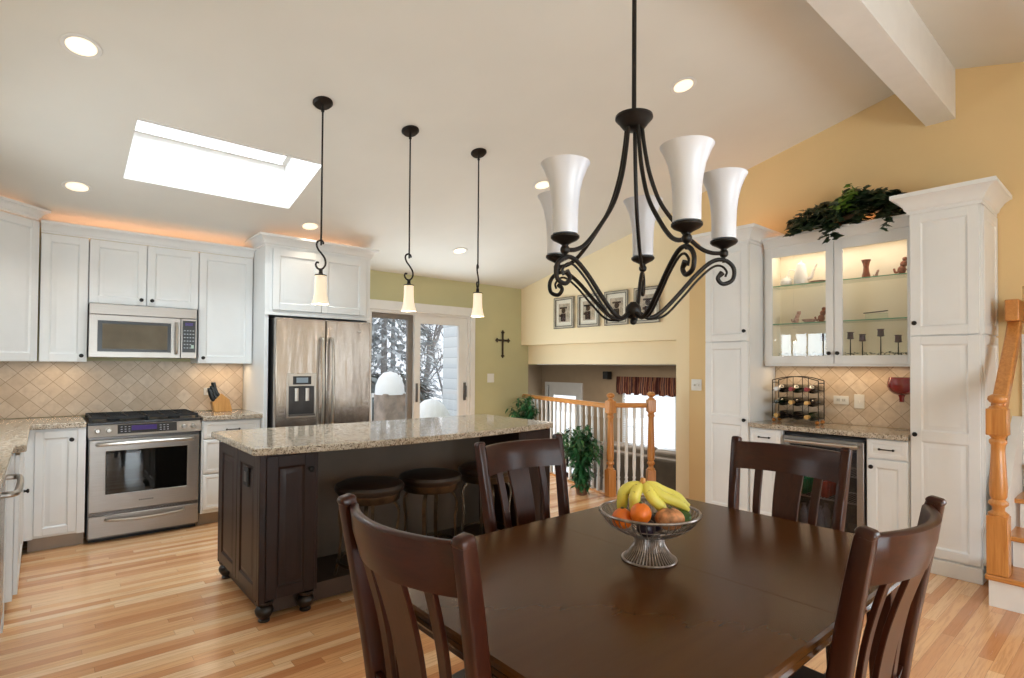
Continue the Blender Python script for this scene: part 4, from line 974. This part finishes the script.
for mm,ee in zip(mids,ends):
    a=crn; c=Vector(vp(*mm)); e=Vector(vp(*ee)); P=bez([a,a.lerp(c,.4)+Vector((0,0,.004)),c,c.lerp(e,.55)+Vector(vp(.0,0,.006)),e],5)
    n=len(P); Rr=[]
    for k in range(n):
        u=k/(n-1); Rr.append(.005 if u<.08 else .0065+.0125*min(1,(u-.08)/.25)*(1 if u<.78 else max(.22,1-(u-.78)/.24)))
    sec=[(math.cos(2*PI*i/10)*(1.0 if i%2 else .93),math.sin(2*PI*i/10)*(1.0 if i%2 else .93)) for i in range(10)]
    m=MB().tube(P,Rr,sec=sec); m.obj('banana',M['banana'],bn,angle=60); m=MB().sphere(tuple(e),.005,8); m.obj('banana_tip',M['bark'],bn)
m=MB().tube([crn+Vector((0,0,-.012)),crn+Vector((0,0,.004)),crn+Vector(vp(.003,0,.016))],[.011,.010,.008],8); m.obj('bunch_stem',M['block'],bn)
# ================================================================= CHANDELIER
CX_,CY_=1.437,1.088
tc=-fwv
cd=E('chandelier',(CX_,CY_,1.553),0,'five-arm black iron chandelier with white flared glass shades over the table','chandelier'); B=M['bronze']
m=MB(); m.lathe([(0,.0),(.016,.004),(.024,.018),(.026,.032),(.022,.044),(.013,.052),(.010,.056),(0,.058)],(0,0,-.022),20); m.sphere((0,0,-.028),.011,12); m.obj('hub',B,cd)
zt=.615
m=MB(); m.lathe([(0,zt-.026),(.026,zt-.026),(.036,zt-.020),(.046,zt-.006),(.055,zt+.004),(.060,zt+.010),(.059,zt+.018),(.02,zt+.026),(0,zt+.030)],(0,0,0),32); m.obj('top_cup',B,cd)
m=MB(); m.tube([(0,0,zt+.03),(0,0,3.228-1.553-.02)],.0075,10); m.lathe([(0,3.228-1.553-.03),(.02,3.228-1.553-.028),(.042,3.228-1.553-.012),(.046,3.228-1.553),(0,3.228-1.553)],(0,0,0),28); m.obj('stem_rod',B,cd)
RA=.287; ZC=.208
SH=[(.0365,0),(.0375,.004),(.0375,.05),(.039,.09),(.043,.125),(.051,.160),(.063,.190),(.072,.206),(.0695,.207),(.061,.190),(.049,.160),(.041,.125),(.037,.09),(.0355,.05),(.0355,.006),(.0,.004)]
for i in range(5):
    th=math.radians(16.9+72*i); dv=tc*math.cos(th)+rt*math.sin(th)
    sl=-.028*math.cos(th)+.040*math.sin(th)
    def rz(r,z): return (dv.x*r,dv.y*r,z+sl*r)
    e=E('chandelier_arm',(0,0,0)); e.parent=cd
    m=MB(); m.tube(bez([rz(.026,zt-.022),rz(.034,.53),rz(.052,.44),rz(.088,.345),rz(.15,.262),rz(.205,.205),rz(.245,.184),rz(RA,.180)],6),.0068,10); up=m.obj('upper_arm',B,e)
    P=bez([rz(.018,.0),rz(.05,-.018),rz(.09,.0),rz(.145,.055),rz(.20,.115),rz(.25,.155),rz(.29,.158),rz(.318,.132),rz(.315,.095),rz(.285,.082),rz(.268,.100),rz(.282,.118)],5)
    m=MB(); m.tube(P,[.0068]*(len(P)-6)+[.0068,.0068,.0072,.008,.009,.0095],10); m.obj('lower_arm',B,e)
    P=bez([rz(.05,-.022),rz(.10,-.012),rz(.155,.042),rz(.205,.098),rz(.25,.136),rz(.278,.140),rz(.296,.122),rz(.292,.105)],5)
    MB().tube(P,.0038,8).obj('thin_scroll',B,e)
    m=MB(); m.sphere(rz(RA,.180),.0145,14); m.lathe([(0,0),(.008,0),(.010,.008),(.020,.014),(.036,.022),(.042,.028),(.042,.034),(0,.034)],rz(RA,.172+.014),28); m.tube([rz(RA,.150),rz(RA,.17)],.005,8); m.obj('candle_cup',B,e)
    m=MB(); m.lathe(SH,rz(RA,ZC+.017),36,cap=False); m.obj('glass_shade',M['frost_off'],e)
# ================================================================= PENDANTS
def pendant(x,y,label,rz):
    zc=cz(y); r=E('pendant_lamp',(x,y,zc),rz,label,'pendant lamp','mini pendants over the island'); zb=1.765-zc
    a=math.atan(.235)
    m=MB(); m.lathe([(0,-.022),(.05,-.018),(.062,-.006),(.062,0),(0,0)],(0,0,0),28)
    ra=math.radians(rz); c_,s_=math.cos(ra),math.sin(ra)
    # tilt the canopy with the sloped ceiling (slope along world y)
    m.v=[(v[0],v[1],v[2]-.235*(v[0]*s_+v[1]*c_)) for v in m.v]; m.obj('canopy',B,r)
    m=MB(); m.tube([(0,0,-.012),(0,0,-.05)],.008,8); m.sphere((0,0,-.055),.011,10); m.tube([(0,0,-.055),(0,0,zb+.375)],.0058,8); m.obj('rod',B,r)
    z0=zb+.214
    P=bez([(-.010,0,z0+.175),(.004,0,z0+.188),(.012,0,z0+.182),(-.012,0,z0+.192),(-.03,0,z0+.172),(-.024,0,z0+.140),(.004,0,z0+.105),(.030,0,z0+.072),(.034,0,z0+.035),(.010,0,z0+.008),(-.022,0,z0+.012),(-.036,0,z0+.036),(-.030,0,z0+.055),(-.018,0,z0+.052)],4)
    P=bez([(.012,0,z0+.168),(.013,0,z0+.180),(.0,0,z0+.192),(-.020,0,z0+.186),(-.028,0,z0+.165),(-.018,0,z0+.135),(.006,0,z0+.105),(.026,0,z0+.072),(.028,0,z0+.036),(.008,0,z0+.010),(-.018,0,z0+.012),(-.032,0,z0+.034),(-.026,0,z0+.052),(-.013,0,z0+.050)],4)
    MB().tube(P,.0062,8).obj('scroll',B,r)
    m=MB(); m.lathe([(0,z0-.034),(.036,z0-.034),(.037,z0-.028),(.014,z0-.022),(.011,z0-.004),(.013,z0+.002),(.007,z0+.012),(0,z0+.012)],(0,0,0),24); m.obj('shade_cap',B,r)
    m=MB(); m.lathe([(.033,zb+.180),(.034,zb+.14),(.035,zb+.10),(.038,zb+.060),(.045,zb+.025),(.053,zb),(.051,zb),(.043,zb+.026),(.036,zb+.060),(.033,zb+.10),(.032,zb+.14),(.031,zb+.179)],(0,0,0),32,cap=False); m.obj('glass_shade',M['frost_on'],r)
    m=MB(); m.sphere((0,0,zb+.085),.018,14,(1,1,1.5)); m.obj('bulb',M['bulb'],r)
    return r
for x,rz,lb in ((1.340,-38,'leftmost of three mini pendants with lit bell shade, nearest the skylight'),(1.975,-10,'middle of the three lit mini pendants over the island'),(2.585,40,'rightmost of the three lit mini pendants, in front of the patio door')):
    pendant(x,3.45,lb,rz)
# ================================================================= RECESSED LIGHTS
def can_light(x,y,label):
    r=E('recessed_light',(x,y,cz(y)-.001),0,label,'recessed light','recessed ceiling lights'); r.rotation_euler=(-math.atan(.235),0,0)
    MB().lathe([(.066,.0),(.088,0),(.090,-.003),(.086,-.007),(.066,-.004)],(0,0,0),36,cap=False).obj('trim_ring',M['trimwhite'],r)
    MB().lathe([(0,-.001),(.067,-.001),(.067,-.003),(0,-.003)],(0,0,0),32).obj('lamp_lens',M['can'],r)
for x,y,lb in ((.13,3.60,'recessed light highest at the upper left of the ceiling'),(.175,5.10,'recessed light above the microwave run, left of the skylight'),(1.875,5.10,'recessed light above the fridge, right of the skylight'),(3.55,5.08,'recessed light near the patio door, between two pendants'),(3.42,3.60,'recessed light behind the left chandelier shades'),(3.40,2.15,'recessed light at upper right of the chandelier rod')):
    can_light(x,y,lb)
# ================================================================= BALUSTRADE
def newel(x,y,z0,zt,label,rz,w=.088,grp='oak newel posts',top_ball=True,lo=.28,hi=.13):
    r=E('newel_post',(x,y,z0),rz,label,'newel post',grp); H=zt-z0; h=w/2
    m=MB(); m.box(-h,-h,0,h,h,lo); m.obj('square_base',M['oak_z'],r,bevel=.004)
    a=H-hi-.085; p=[(0,lo),(h*.95,lo),(h*1.0,lo+.012),(h*.6,lo+.03),(h*.62,lo+.05),(h*.95,lo+.065),(h*.95,lo+.08),(h*.66,lo+.095),(h*.84,lo+.115),(h*.88,lo+.17),(h*.80,(lo+a)/2),(h*.68,a-.10),(h*.66,a-.06),(h*.85,a-.045),(h*.85,a-.03),(h*.65,a-.02),(h*.9,a),(0,a)]
    m=MB().lathe(p,(0,0,0),28); m.obj('turned_shaft',M['oak_z'],r,angle=50)
    m=MB().box(-h,-h,a,h,h,a+hi+.0); m.obj('square_block',M['oak_z'],r,bevel=.005)
    t=a+hi; m=MB().lathe([(0,t),(h*.9,t),(h*.75,t+.012),(h*.45,t+.02),(h*.45,t+.028),(h*.75,t+.036),(h*.98,t+.052),(h*.92,t+.070),(h*.55,t+.083),(0,t+.086)],(0,0,0),26); m.obj('finial',M['oak_z'],r,angle=50)
    return r
def azr(a,b): return math.degrees(math.atan2(b[1]-a[1],b[0]-a[0]))
newel(N1[0],N1[1],0,1.10,'left oak newel of the balustrade beside the green plant',azr(N1,NW))
newel(N2[0]+.015,N2[1]-.0,0,1.115,'right oak newel of the short balustrade by the lower-room opening',azr(N1,N2))
RAIL=[(-.5,-.5),(.5,-.5),(.62,-.1),(.5,.25),(.3,.5),(-.3,.5),(-.5,.25),(-.62,-.1)]
def rail(a,b,z,label,n,skip=.06):
    r=E('balustrade',(a[0],a[1],0),azr(a,b),label,'railing'); L=math.hypot(b[0]-a[0],b[1]-a[1]); 
    m=MB(); rings=[[(x,s*.055,z-.025+t*.05) for s,t in RAIL] for x in (.045,L-.045)]; m.loft(rings); m.obj('handrail',M['oak_x'],r)
    m=MB().box(.045,-.03,0,L-.045,.03,.018); m.obj('shoe_rail',M['oak_x'],r)
    for k in range(n):
        x=.045+(L-.09)*(k+.5)/n; m=MB(); m.lathe([(0,.018),(.020,.018),(.020,.16),(.013,.18),(.020,.20),(.014,.22),(.020,.32),(.0135,z-.22),(.012,z-.17),(.018,z-.155),(.018,z-.02),(0,z-.02)],(x,0,0),12); m.obj('baluster',M['trimwhite'],r,angle=50)
rail(N1,NW,.985,'long oak handrail with white balusters running to the green wall',17)
rail(N1,N2,.995,'short oak handrail with white balusters between the two newels',4)
st('trim_2',MB().prism([(4.99,3.56),(4.66,3.84),(5.27,5.9),(5.30,5.9),(4.69,3.86),(5.01,3.58)],-.3,-.121),M['oak_y'])
# ================================================================= STAIRS at right
S=E('staircase',(4.235,.655,0),0,'white-riser staircase with oak treads at the right edge','stairs')
TR=.272
for k in range(7):
    x=k*TR; z=.185*(k+1)
    m=MB(); 
    if k==0: m.box(-.03,-1.05,z-.03,TR+.02,.012,z)
    else: m.box(x-.03,-1.05,z-.03,x+TR+.02,-.035 if x+TR<.85 else -.07,z)
    m.obj('tread',M['oak_y'],S,bevel=.008,segs=3)
    MB().box(x,-1.05,0 if k==0 else z-.185,x+.02,-.002 if k==0 else -.075,z-.031).obj('riser',M['trimwhite'],S)
m=MB(); m.box(0.02,-.022,0,.34,-.001,.154); m.obj('outer_stringer',M['trimwhite'],S)
m=MB(); 
st_pts=[(.33,.0),(.862,.0),(.862,1.06),(.74,.98),(.33,.62)]
m.loft([[(x,y,z) for x,z in st_pts] for y in (-.052,-.0)]); m.obj('wall_stringer',M['trimwhite'],S)
m=MB().box(.845,-.115,0,.862,-.053,1.62); m.obj('corner_casing',M['trimwhite'],S)
nl=newel(4.268,.612,.186,1.235,'stout oak newel post at the foot of the stairs beside the white pantry',0,.098,'oak newel posts',lo=.34,hi=.155)
hr=E('stair_handrail',(4.30,.612,1.12),0,'sloping oak handrail rising from the stair newel','handrail')
m=MB(); m.beam([(.0,0,.02),(.50,0,.46),(.60,0,.575)],.07,.085,up=(0,0,1)); m.obj('rail',M['oak_x'],hr,bevel=.012,segs=3)
m=MB().box(.47,-.035,.575,.82,.035,.715); m.obj('rail_block',M['oak_x'],hr,bevel=.006)
m=MB().tube([(.72,-.0,.60),(.75,-.02,.60),(.82,-.06,.60)],.01,8); m.obj('bracket',M['bronze'],hr)
# ================================================================= WALL THINGS
def bargaz(y0,y1,z0,z1,lb,seed):
    r=E('framed_picture',(5.199,(y0+y1)/2,(z0+z1)/2),-90,lb,'picture','four framed prints in a row'); w=(y0-y1)/2; h=(z1-z0)/2; s=.034
    f=MB(); f.box(-w,-.03,-h,-w+s,-.002,h).box(w-s,-.03,-h,w,-.002,h).box(-w+s,-.03,-h,w-s,-.002,-h+s).box(-w+s,-.03,h-s,w-s,-.002,h); f.obj('frame',plain('silver_black_frame',(196,188,172),.35,.3,var=.15) if seed==0 else bpy.data.materials['silver_black_frame'],r,bevel=.004)
    f=MB()
    for a in (.001,s-.006): 
        f.box(-w+a,-.0315,-h+a,-w+a+.006,-.028,h-a).box(w-a-.006,-.0315,-h+a,w-a,-.028,h-a).box(-w+a+.006,-.0315,-h+a,w-a-.006,-.028,-h+a+.006).box(-w+a+.006,-.0315,h-a-.006,w-a-.006,-.028,h-a)
    f.obj('frame_lines',M['blackmatte'],r)
    MB().box(-w+s,-.014,-h+s,w-s,-.003,h-s).obj('mat_board',plain('print_mat',(232,226,210),.8) if seed==0 else bpy.data.materials['print_mat'],r)
    pr=MB(); a,b_=w-s-.045,h-s-.05; pr.box(-a,-.0165,-b_,a,-.0135,b_); pr.obj('print',plain('print_ground',(206,190,168),.7,var=.3,scale=30) if seed==0 else bpy.data.materials['print_ground'],r)
    rr=random.Random(seed+3); q=MB()
    # abstract dark figure-like strokes
    cx=rr.uniform(-.02,.02); q.rbox(cx-.035,-.0185,-b_+.01,cx+.035,-.016,-.01,.012); 
    m2=MB().lathe([(0,0),(.035,0),(.035,.002),(0,.002)],(0,0,0),16); q.add([(v[0]+cx,-.0165-v[2],v[1]+.03) for v in m2.v],m2.f)
    q.rbox(cx-.06,-.0185,.055,cx+.06,-.016,.075,.008); q.rbox(cx+.02*(1 if seed%2 else -1),-.0187,-.05,cx+.07*(1 if seed%2 else -1)+.001,-.016,-.02,.006) if False else q.rbox(cx-.07,-.0187,-.05,cx-.03,-.016,-.02,.006)
    q.obj('print_figure',plain('print_ink',(58,34,34),.7,var=.3,scale=60) if seed==0 else bpy.data.materials['print_ink'],r)
    MB().box(-w+s,-.019,-h+s,w-s,-.0187,h-s).obj('picture_glass',M['pane'],r)
for i,(y0,y1,lb) in enumerate(((5.211,4.854,'leftmost of four framed prints on the cream wall'),(4.785,4.43,'second from left of the four framed prints'),(4.347,3.995,'third from left of the four framed prints, behind the chandelier'),(3.91,3.563,'rightmost of the four framed prints, behind the chandelier hub'))): bargaz(y0,y1,1.875,2.283,lb,i)
c=E('wall_cross',(4.85,5.896,1.685),0,'ornate dark bronze cross on the green wall','cross')
m=MB()
m.box(-.014,-.016,-.15,.014,-.004,.15).box(-.09,-.016,.035,.09,-.004,.063)
m.obj('cross_bars',plain('cross_bronze',(74,58,44),.45,.6,var=.4,scale=60),c,bevel=.004)
for (x,z) in ((0,.16),(0,-.165),(-.10,.049),(.10,.049)):
    m=MB()
    for dx,dz in ((0,.018),(0,-.018),(.018,0),(-.018,0)): m.sphere((x+dx,-.011,z+dz),.014,10,(1,.5,1))
    m.sphere((x,-.014,z),.012,10,(1,.6,1)); m.obj('trefoil_end',bpy.data.materials['cross_bronze'],c)
m=MB().sphere((0,-.016,.049),.024,14,(1,.5,1)); m.obj('centre_boss',bpy.data.materials['cross_bronze'],c)
# ================================================================= PLANTS
def bushy(name,loc,label,stems,hgt,spread,L,W,mat,potr=.13,poth=.22,seed=1,zmin=.25,dens=9):
    r=E(name,loc,0,label,'plant'); rr=random.Random(seed)
    MB().lathe([(0,0),(potr*.75,0),(potr,poth),(potr*1.05,poth),(potr*1.05,poth+.02),(potr*.92,poth+.02),(potr*.9,poth-.02),(0,poth-.02)],(0,0,0),24).obj('pot',M['terracotta'],r)
    MB().lathe([(0,poth-.019),(potr*.88,poth-.019),(potr*.88,poth-.01),(0,poth-.005)],(0,0,0),20).obj('soil',M['soil'],r)
    sm=MB(); lf=MB()
    for k in range(stems):
        a=rr.uniform(0,2*PI); rad=spread*rr.uniform(.25,1); h=hgt*rr.uniform(.6,1)
        P=bez([(rr.uniform(-.04,.04),rr.uniform(-.04,.04),poth-.02),(rad*.2*math.cos(a),rad*.2*math.sin(a),poth+(h-poth)*.5),(rad*.7*math.cos(a),rad*.7*math.sin(a),h*.9),(rad*math.cos(a),rad*math.sin(a),h-rr.uniform(0,.12))],5)
        sm.tube(P,.004,5)
        for p in P:
            if p.z<poth+zmin*(hgt-poth): continue
            for i in range(dens if True else 0):
                b=rr.uniform(0,2*PI); q=p+Vector((rr.uniform(-.05,.05),rr.uniform(-.05,.05),rr.uniform(-.05,.05)))
                leafblade(lf,q,(math.cos(b),math.sin(b),rr.uniform(-1.0,.15)),(0,0,1),L*rr.uniform(.6,1.1),W*rr.uniform(.7,1.1))
    sm.obj('stems',M['stem'],r); lf.obj('foliage',mat,r,recalc=False); return r
bushy('potted_plant',(4.98,5.50,0),'leafy potted plant standing against the green wall behind the island',15,1.08,.26,.10,.035,M['leaf_fresh'],.14,.26,3,.45,7)
bushy('potted_plant',(4.46,4.05,0),'green leafy plant on the floor in front of the white balusters',20,.76,.34,.13,.045,M['leaf_fresh'],.075,.10,8,.0,3)
# ================================================================= LOWER ROOM
so=E('leather_sofa',(7.15,4.75,FZ),-90,'brown leather sofa in the lower room seen past the oak newel','sofa')
m=MB().rbox(-.95,-.45,.06,.95,.40,.42,.06); m.obj('base',M['sofa'],so,bevel=.03,segs=3)
for s in (-1,1): MB().rbox(s*.95-.14,-.48,.06,s*.95+.14,.42,.66,.08).obj('arm',M['sofa'],so,bevel=.05,segs=4)
for i in range(2):
    MB().rbox(-.80+.81*i,-.50,.36,-.80+.81*i+.79,.15,.54,.06).obj('seat_cushion',M['sofa'],so,bevel=.05,segs=4)
    MB().rbox(-.80+.81*i,.12,.50,-.80+.81*i+.79,.40,.92,.08).obj('back_cushion',M['sofa'],so,bevel=.07,segs=4)
m=MB().rbox(-.95,.36,.06,.95,.50,.86,.04); m.obj('back_frame',M['sofa'],so,bevel=.03,segs=3)
so.rotation_euler.z=math.radians(90); so.scale=(1.25,1.25,1.42)
sp=E('wall_speaker',(FX-.10,6.72,1.22),0,'small black speaker mounted high in the lower room','speaker')
MB().rbox(-.08,-.06,-.07,.05,.06,.07,.01).obj('speaker_box',M['blackmatte'],sp); MB().box(.05,-.015,-.015,.098,.015,.015).obj('bracket',M['black'],sp)
tv=E('television',(FX-.45,7.12,FZ),-90,'dark television on a low stand in the lower room','television')
MB().rbox(-.45,-.2,0,.45,.2,.5,.02).obj('tv_stand',M['esp_x'],tv,bevel=.004); MB().box(-.10,-.06,.5,.10,.06,.56).obj('foot',M['black'],tv); MB().box(-.42,-.03,.56,.42,.03,1.95-.86).obj('screen',M['black'],tv,bevel=.01)
tv.location=(FX-.5,6.98,FZ); 
# ================================================================= OUTDOORS
g=MB().box(-12,6.05,-1.7,60,70,-1.5); g.box(-12,-40,-1.7,60,YF-.13,-1.5).box(XL-60,-40,-1.7,XL-.13,70,-1.5).box(8.36,-10,-1.7,60,6.05,-1.5); o=g.obj('snowy_ground',M['snow']); o['kind']='structure'
o=MB().box(1.2,6.06,-.22,5.33,9.3,-.10).obj('deck_floor',M['snow']); o['kind']='structure'
dk=E('deck_railing',(1.2,9.2,-.10),0,'white picket deck railing outside the patio door','railing')
L=4.1
for x in (0,1.37,2.73,L): MB().box(x-.045,-.045,0,x+.045,.045,.98).obj('post',M['ext_white'],dk,bevel=.005)
m=MB().box(0,-.04,.90,L,.04,.94).box(0,-.02,.12,L,.02,.17); m.obj('top_and_bottom_rail',M['ext_white'],dk)
for k in range(34):
    x=.12*k+.07; MB().box(x-.018,-.018,.17,x+.018,.018,.90).obj('picket',M['ext_white'],dk)
m=MB()
for k in range(12):
    x0=L*k/12; m.rbox(x0,-.045,.94,x0+L/12,.045,.955+.02*math.sin(k*1.7)**2+.012,.01)
m.obj('snow_cap',M['snow'],dk)
gr=E('covered_grill',(4.36,8.2,-.10),0,'snow-covered round-topped grill on the deck','grill')
MB().rbox(-.20,-.20,0,.20,.20,1.02,.05).obj('cover',plain('tan_grill_cover',(168,150,136),.8,var=.3,scale=6),gr,bevel=.02)
MB().lathe([(.235,1.00),(.24,1.04),(.23,1.15),(.185,1.27),(.11,1.35),(0,1.38)],(0,0,0),30,cap=False).obj('snow_dome',M['snow'],gr)
sh=E('snow_heap',(4.62,7.35,-.10),0,'snow-covered patio chair heap on the deck at right','snow heap')
MB().sphere((0,0,.48),.42,20,(.8,.8,1.15)).obj('snow_mound',M['snow'],sh)
def tree(loc,h,label,seed,thick=.16,lean=.0):
    r=E('bare_tree',loc,0,label,'tree','bare winter trees'); rr=random.Random(seed); m=MB()
    def br(p,d,L,rad,lev):
        P=[p]; q=p.copy(); dd=d.copy()
        for k in range(4):
            dd=(dd+Vector((rr.uniform(-.22,.22),rr.uniform(-.22,.22),rr.uniform(-.05,.15)))).normalized(); q=q+dd*L/4; P.append(q.copy())
        m.tube(P,[rad*(1-.13*k) for k in range(5)],6 if lev<2 else 4)
        if lev<4:
            for k in range(3 if lev else 5):
                a=rr.uniform(0,2*PI); t=rr.randint(2 if lev else 1,4); e=(dd*rr.uniform(.5,1)+Vector((math.cos(a),math.sin(a),rr.uniform(.1,.6)))*.75).normalized()
                br(P[t],e,L*rr.uniform(.5,.72),rad*.52,lev+1)
    br(Vector((0,0,0)),Vector((lean,0,1)),h*.45,thick,0); m.obj('trunk_and_branches',M['bark'],r)
tree((10.2,17.0,-1.5),9,'leaning bare tree seen through the right glass door panel',4,.13,.12)
tree((9.4,14.6,-1.5),8,'bare tree beside the house siding behind the right door panel',9,.09)
tree((11.2,23.5,-1.5),10,'bare tree behind the centre stile of the patio door',14,.15)
def conifer(loc,h,rad,label,seed):
    r=E('snowy_conifer',loc,0,label,'tree','frosted evergreens beyond the deck'); rr=random.Random(seed)
    MB().tube([(0,0,0),(0,0,h*.95)],[.14,.03],8).obj('trunk',M['bark'],r); m=MB()
    for k in range(2300 if h>3 else 900):
        u=rr.random()**.8; z=h*(.06+.92*u); a=rr.uniform(0,2*PI); R=rad*(1-u)**.75*rr.uniform(.55,1)+.1
        leafblade(m,(R*math.cos(a),R*math.sin(a),z),(math.cos(a),math.sin(a),rr.uniform(-.5,.1)),(0,0,1),rr.uniform(.25,.5),.14)
    m.obj('foliage',M['frost'] if h>3 else M['frost_low'],r,recalc=False)
conifer((7.2,13.9,-1.5),7.2,1.9,'frosted evergreen seen through the left door panel behind the grill',1)
conifer((10.0,18.6,-1.5),8.5,2.4,'frosted evergreen further back behind the left door panel',2)
for i_,(x_,y_) in enumerate(((4.2,10.6),(5.2,10.9),(6.3,11.2))): bushy_=conifer((x_,y_,-1.5),2.75,1.1,'low frosted shrub behind the deck railing, %s'%('nearest the fridge side','middle one','nearest the siding')[i_],20+i_)
conifer((6.4,15.6,-1.5),7,1.9,'frosted evergreen hidden partly by the fridge side of the door',3)
# ================================================================= LIGHT
wd=bpy.data.worlds.new('World'); SC.world=wd; wd.use_nodes=True; nt=wd.node_tree; bg=nt.nodes['Background']
tcw=nt.nodes.new('ShaderNodeTexCoord'); sx=nt.nodes.new('ShaderNodeSeparateXYZ'); rp=nt.nodes.new('ShaderNodeValToRGB')
nt.links.new(tcw.outputs['Generated'],sx.inputs[0]); nt.links.new(sx.outputs['Z'],rp.inputs[0]); rp.color_ramp.elements[0].position=0; rp.color_ramp.elements[0].color=(.86,.92,1,1); rp.color_ramp.elements[1].position=.6; rp.color_ramp.elements[1].color=(.92,.96,1,1)
nt.links.new(rp.outputs[0],bg.inputs['Color']); bg.inputs['Strength'].default_value=WORLD
def area(name,loc,rot,sx_,sy_,power,col,spread=180):
    l=bpy.data.lights.new(name,'AREA'); l.shape='RECTANGLE'; l.size=sx_; l.size_y=sy_; l.energy=power; l.color=col; l.spread=math.radians(spread); o=bpy.data.objects.new(name,l); COL.objects.link(o); o.location=loc; o.rotation_euler=[math.radians(a) for a in rot]; return o
DAY=(.80,.93,1.0); WARM=(1.0,.74,.46)
for i,(a,b_) in enumerate(FW): area('daylight_rear_window',((a+b_)/2,YF-.16,(FZ0+FZ1)/2),(90,0,0),b_-a,FZ1-FZ0,P_REAR,DAY)
area('added_side_fill',(XR+.25,-1.75,1.35),(0,90,0),1.7,1.9,P_REAR*.7,DAY)  # added fill at the unseen right-wall window, lifts the ceiling near the beam
area('daylight_sink_window',(XL-.16,(WY0+WY1)/2,(WZ0+WZ1)/2),(0,-90,0),WZ1-WZ0,WY1-WY0,P_SINK,DAY)
area('daylight_patio_door',((DX0+DX1)/2,YB-.04,DZ/2),(-90,0,0),DX1-DX0,DZ,P_DOOR,DAY).visible_glossy=False
area('added_lower_room_fill',(6.9,5.6,1.39),(0,0,0),1.2,2.4,P_FAM,(1,.9,.78))  # unseen fill added under the ceiling to brighten the lower room
area('daylight_skylight',((SX0+SX1)/2,(SY0+SY1)/2,cz(4.5)+.5),(0,0,0),1.1,.7,P_SKY,DAY)
area('daylight_lower_window',(FX+.25,(wy0+wy1)/2,.3),(0,90,0),1.3,1.1,P_LOW,DAY)
area('daylight_lower_door',(FX+.25,(dy0+dy1)/2,0),(0,90,0),1.9,.7,P_LOW,DAY)
def strip(name,x0,y0,x1,y1,z,power,lab):
    # LED tape on top of a cabinet: a thin emitting bar
    L=math.hypot(x1-x0,y1-y0); r=E('cabinet_light_strip',((x0+x1)/2,(y0+y1)/2,z),math.degrees(math.atan2(y1-y0,x1-x0)),lab,'light strip')
    MB().box(-L/2,-.006,0,L/2,.006,.008).obj('tape_light',M['strip'],r)
    l=area(name,((x0+x1)/2,(y0+y1)/2,z+.012),(180,0,math.degrees(math.atan2(y1-y0,x1-x0))),L,.01,power,(1.0,.50,.27)); return l
strip('uplight_range',.0,5.66,1.48,5.66,2.388,P_UP,'warm light strip hidden on top of the microwave-run cabinets')
strip('uplight_fridge',1.60,5.40,2.48,5.40,2.463,P_UP*.8,'warm light strip hidden on top of the fridge cabinet')
strip('uplight_display',4.97,2.16,4.97,1.20,2.413,P_UP*1.6,'warm light strip hidden on top of the display cabinet')
strip('uplight_pantry',4.95,2.60,4.95,2.32,2.458,P_UP*1.0,'warm light strip hidden on top of the far pantry cabinet')
strip('uplight_corner',-.35,5.45,-.12,5.68,2.473,P_UP*.4,'warm light strip hidden on top of the diagonal corner cabinet')
area('under_cabinet_right',(1.29,5.72,1.375),(0,0,0),.35,.05,P_UC*1.0,WARM); area('under_cabinet_left',(.12,5.72,1.375),(0,0,0),.25,.05,P_UC*.5,WARM); area('under_corner',(-.3,5.55,1.375),(0,0,0),.25,.05,P_UC*.4,WARM)
area('under_display',(4.95,1.72,1.392),(0,0,0),.05,.95,P_UC*1.6,WARM)
area('display_inside',(4.92,1.70,2.385),(0,0,0),.15,1.0,P_DISP,(1,.88,.72))
area('wine_fridge_light',(BX+.25,1.985-.292,.838),(0,0,0),.3,.45,5.0,(1,.95,.88))
for x,y in ((.13,3.60),(.175,5.10),(1.875,5.10),(3.55,5.08),(3.42,3.60),(3.40,2.15)):
    l=bpy.data.lights.new('can_spot','SPOT'); l.energy=P_CAN; l.color=(1,.86,.68); l.spot_size=math.radians(95); l.spot_blend=.6; l.shadow_soft_size=.06; o=bpy.data.objects.new('can_spot',l); COL.objects.link(o); o.location=(x,y,cz(y)-.03)
for x in (1.325,1.955,2.565):
    l=bpy.data.lights.new('pendant_bulb','POINT'); l.energy=P_PEND; l.color=(1,.84,.62); l.shadow_soft_size=.02; o=bpy.data.objects.new('pendant_bulb',l); COL.objects.link(o); o.location=(x,3.45,1.775)
# ================================================================= CAMERA
cam=bpy.data.cameras.new('camera'); co=bpy.data.objects.new('camera',cam); COL.objects.link(co); SC.camera=co
F_,YAW,PIT,ROL=551.06,math.radians(49.539),math.radians(.9054),math.radians(.385)
f=Vector((math.cos(YAW)*math.cos(PIT),math.sin(YAW)*math.cos(PIT),math.sin(PIT))); r=Vector((math.sin(YAW),-math.cos(YAW),0)); u=r.cross(f)
c,s=math.cos(ROL),math.sin(ROL); r,u=c*r+s*u,-s*r+c*u
Mx=Matrix((r,u,-f)).transposed().to_4x4(); Mx.translation=Vector((0,0,1.38)); co.matrix_world=Mx
cam.sensor_width=36; cam.lens=F_*36/1024; cam.shift_y=(357.35-339)/1024; cam.clip_start=.05; cam.clip_end=300
vs_=SC.view_settings; vs_.view_transform='Standard'; vs_.look='None'; vs_.gamma=1; vs_.use_curve_mapping=False; vs_.exposure=EXPO
SC.cycles.max_bounces=10; SC.cycles.diffuse_bounces=5; SC.cycles.transparent_max_bounces=12; SC.cycles.use_denoising=True; SC.cycles.sample_clamp_indirect=6
SC.cycles.caustics_reflective=False; SC.cycles.caustics_refractive=False
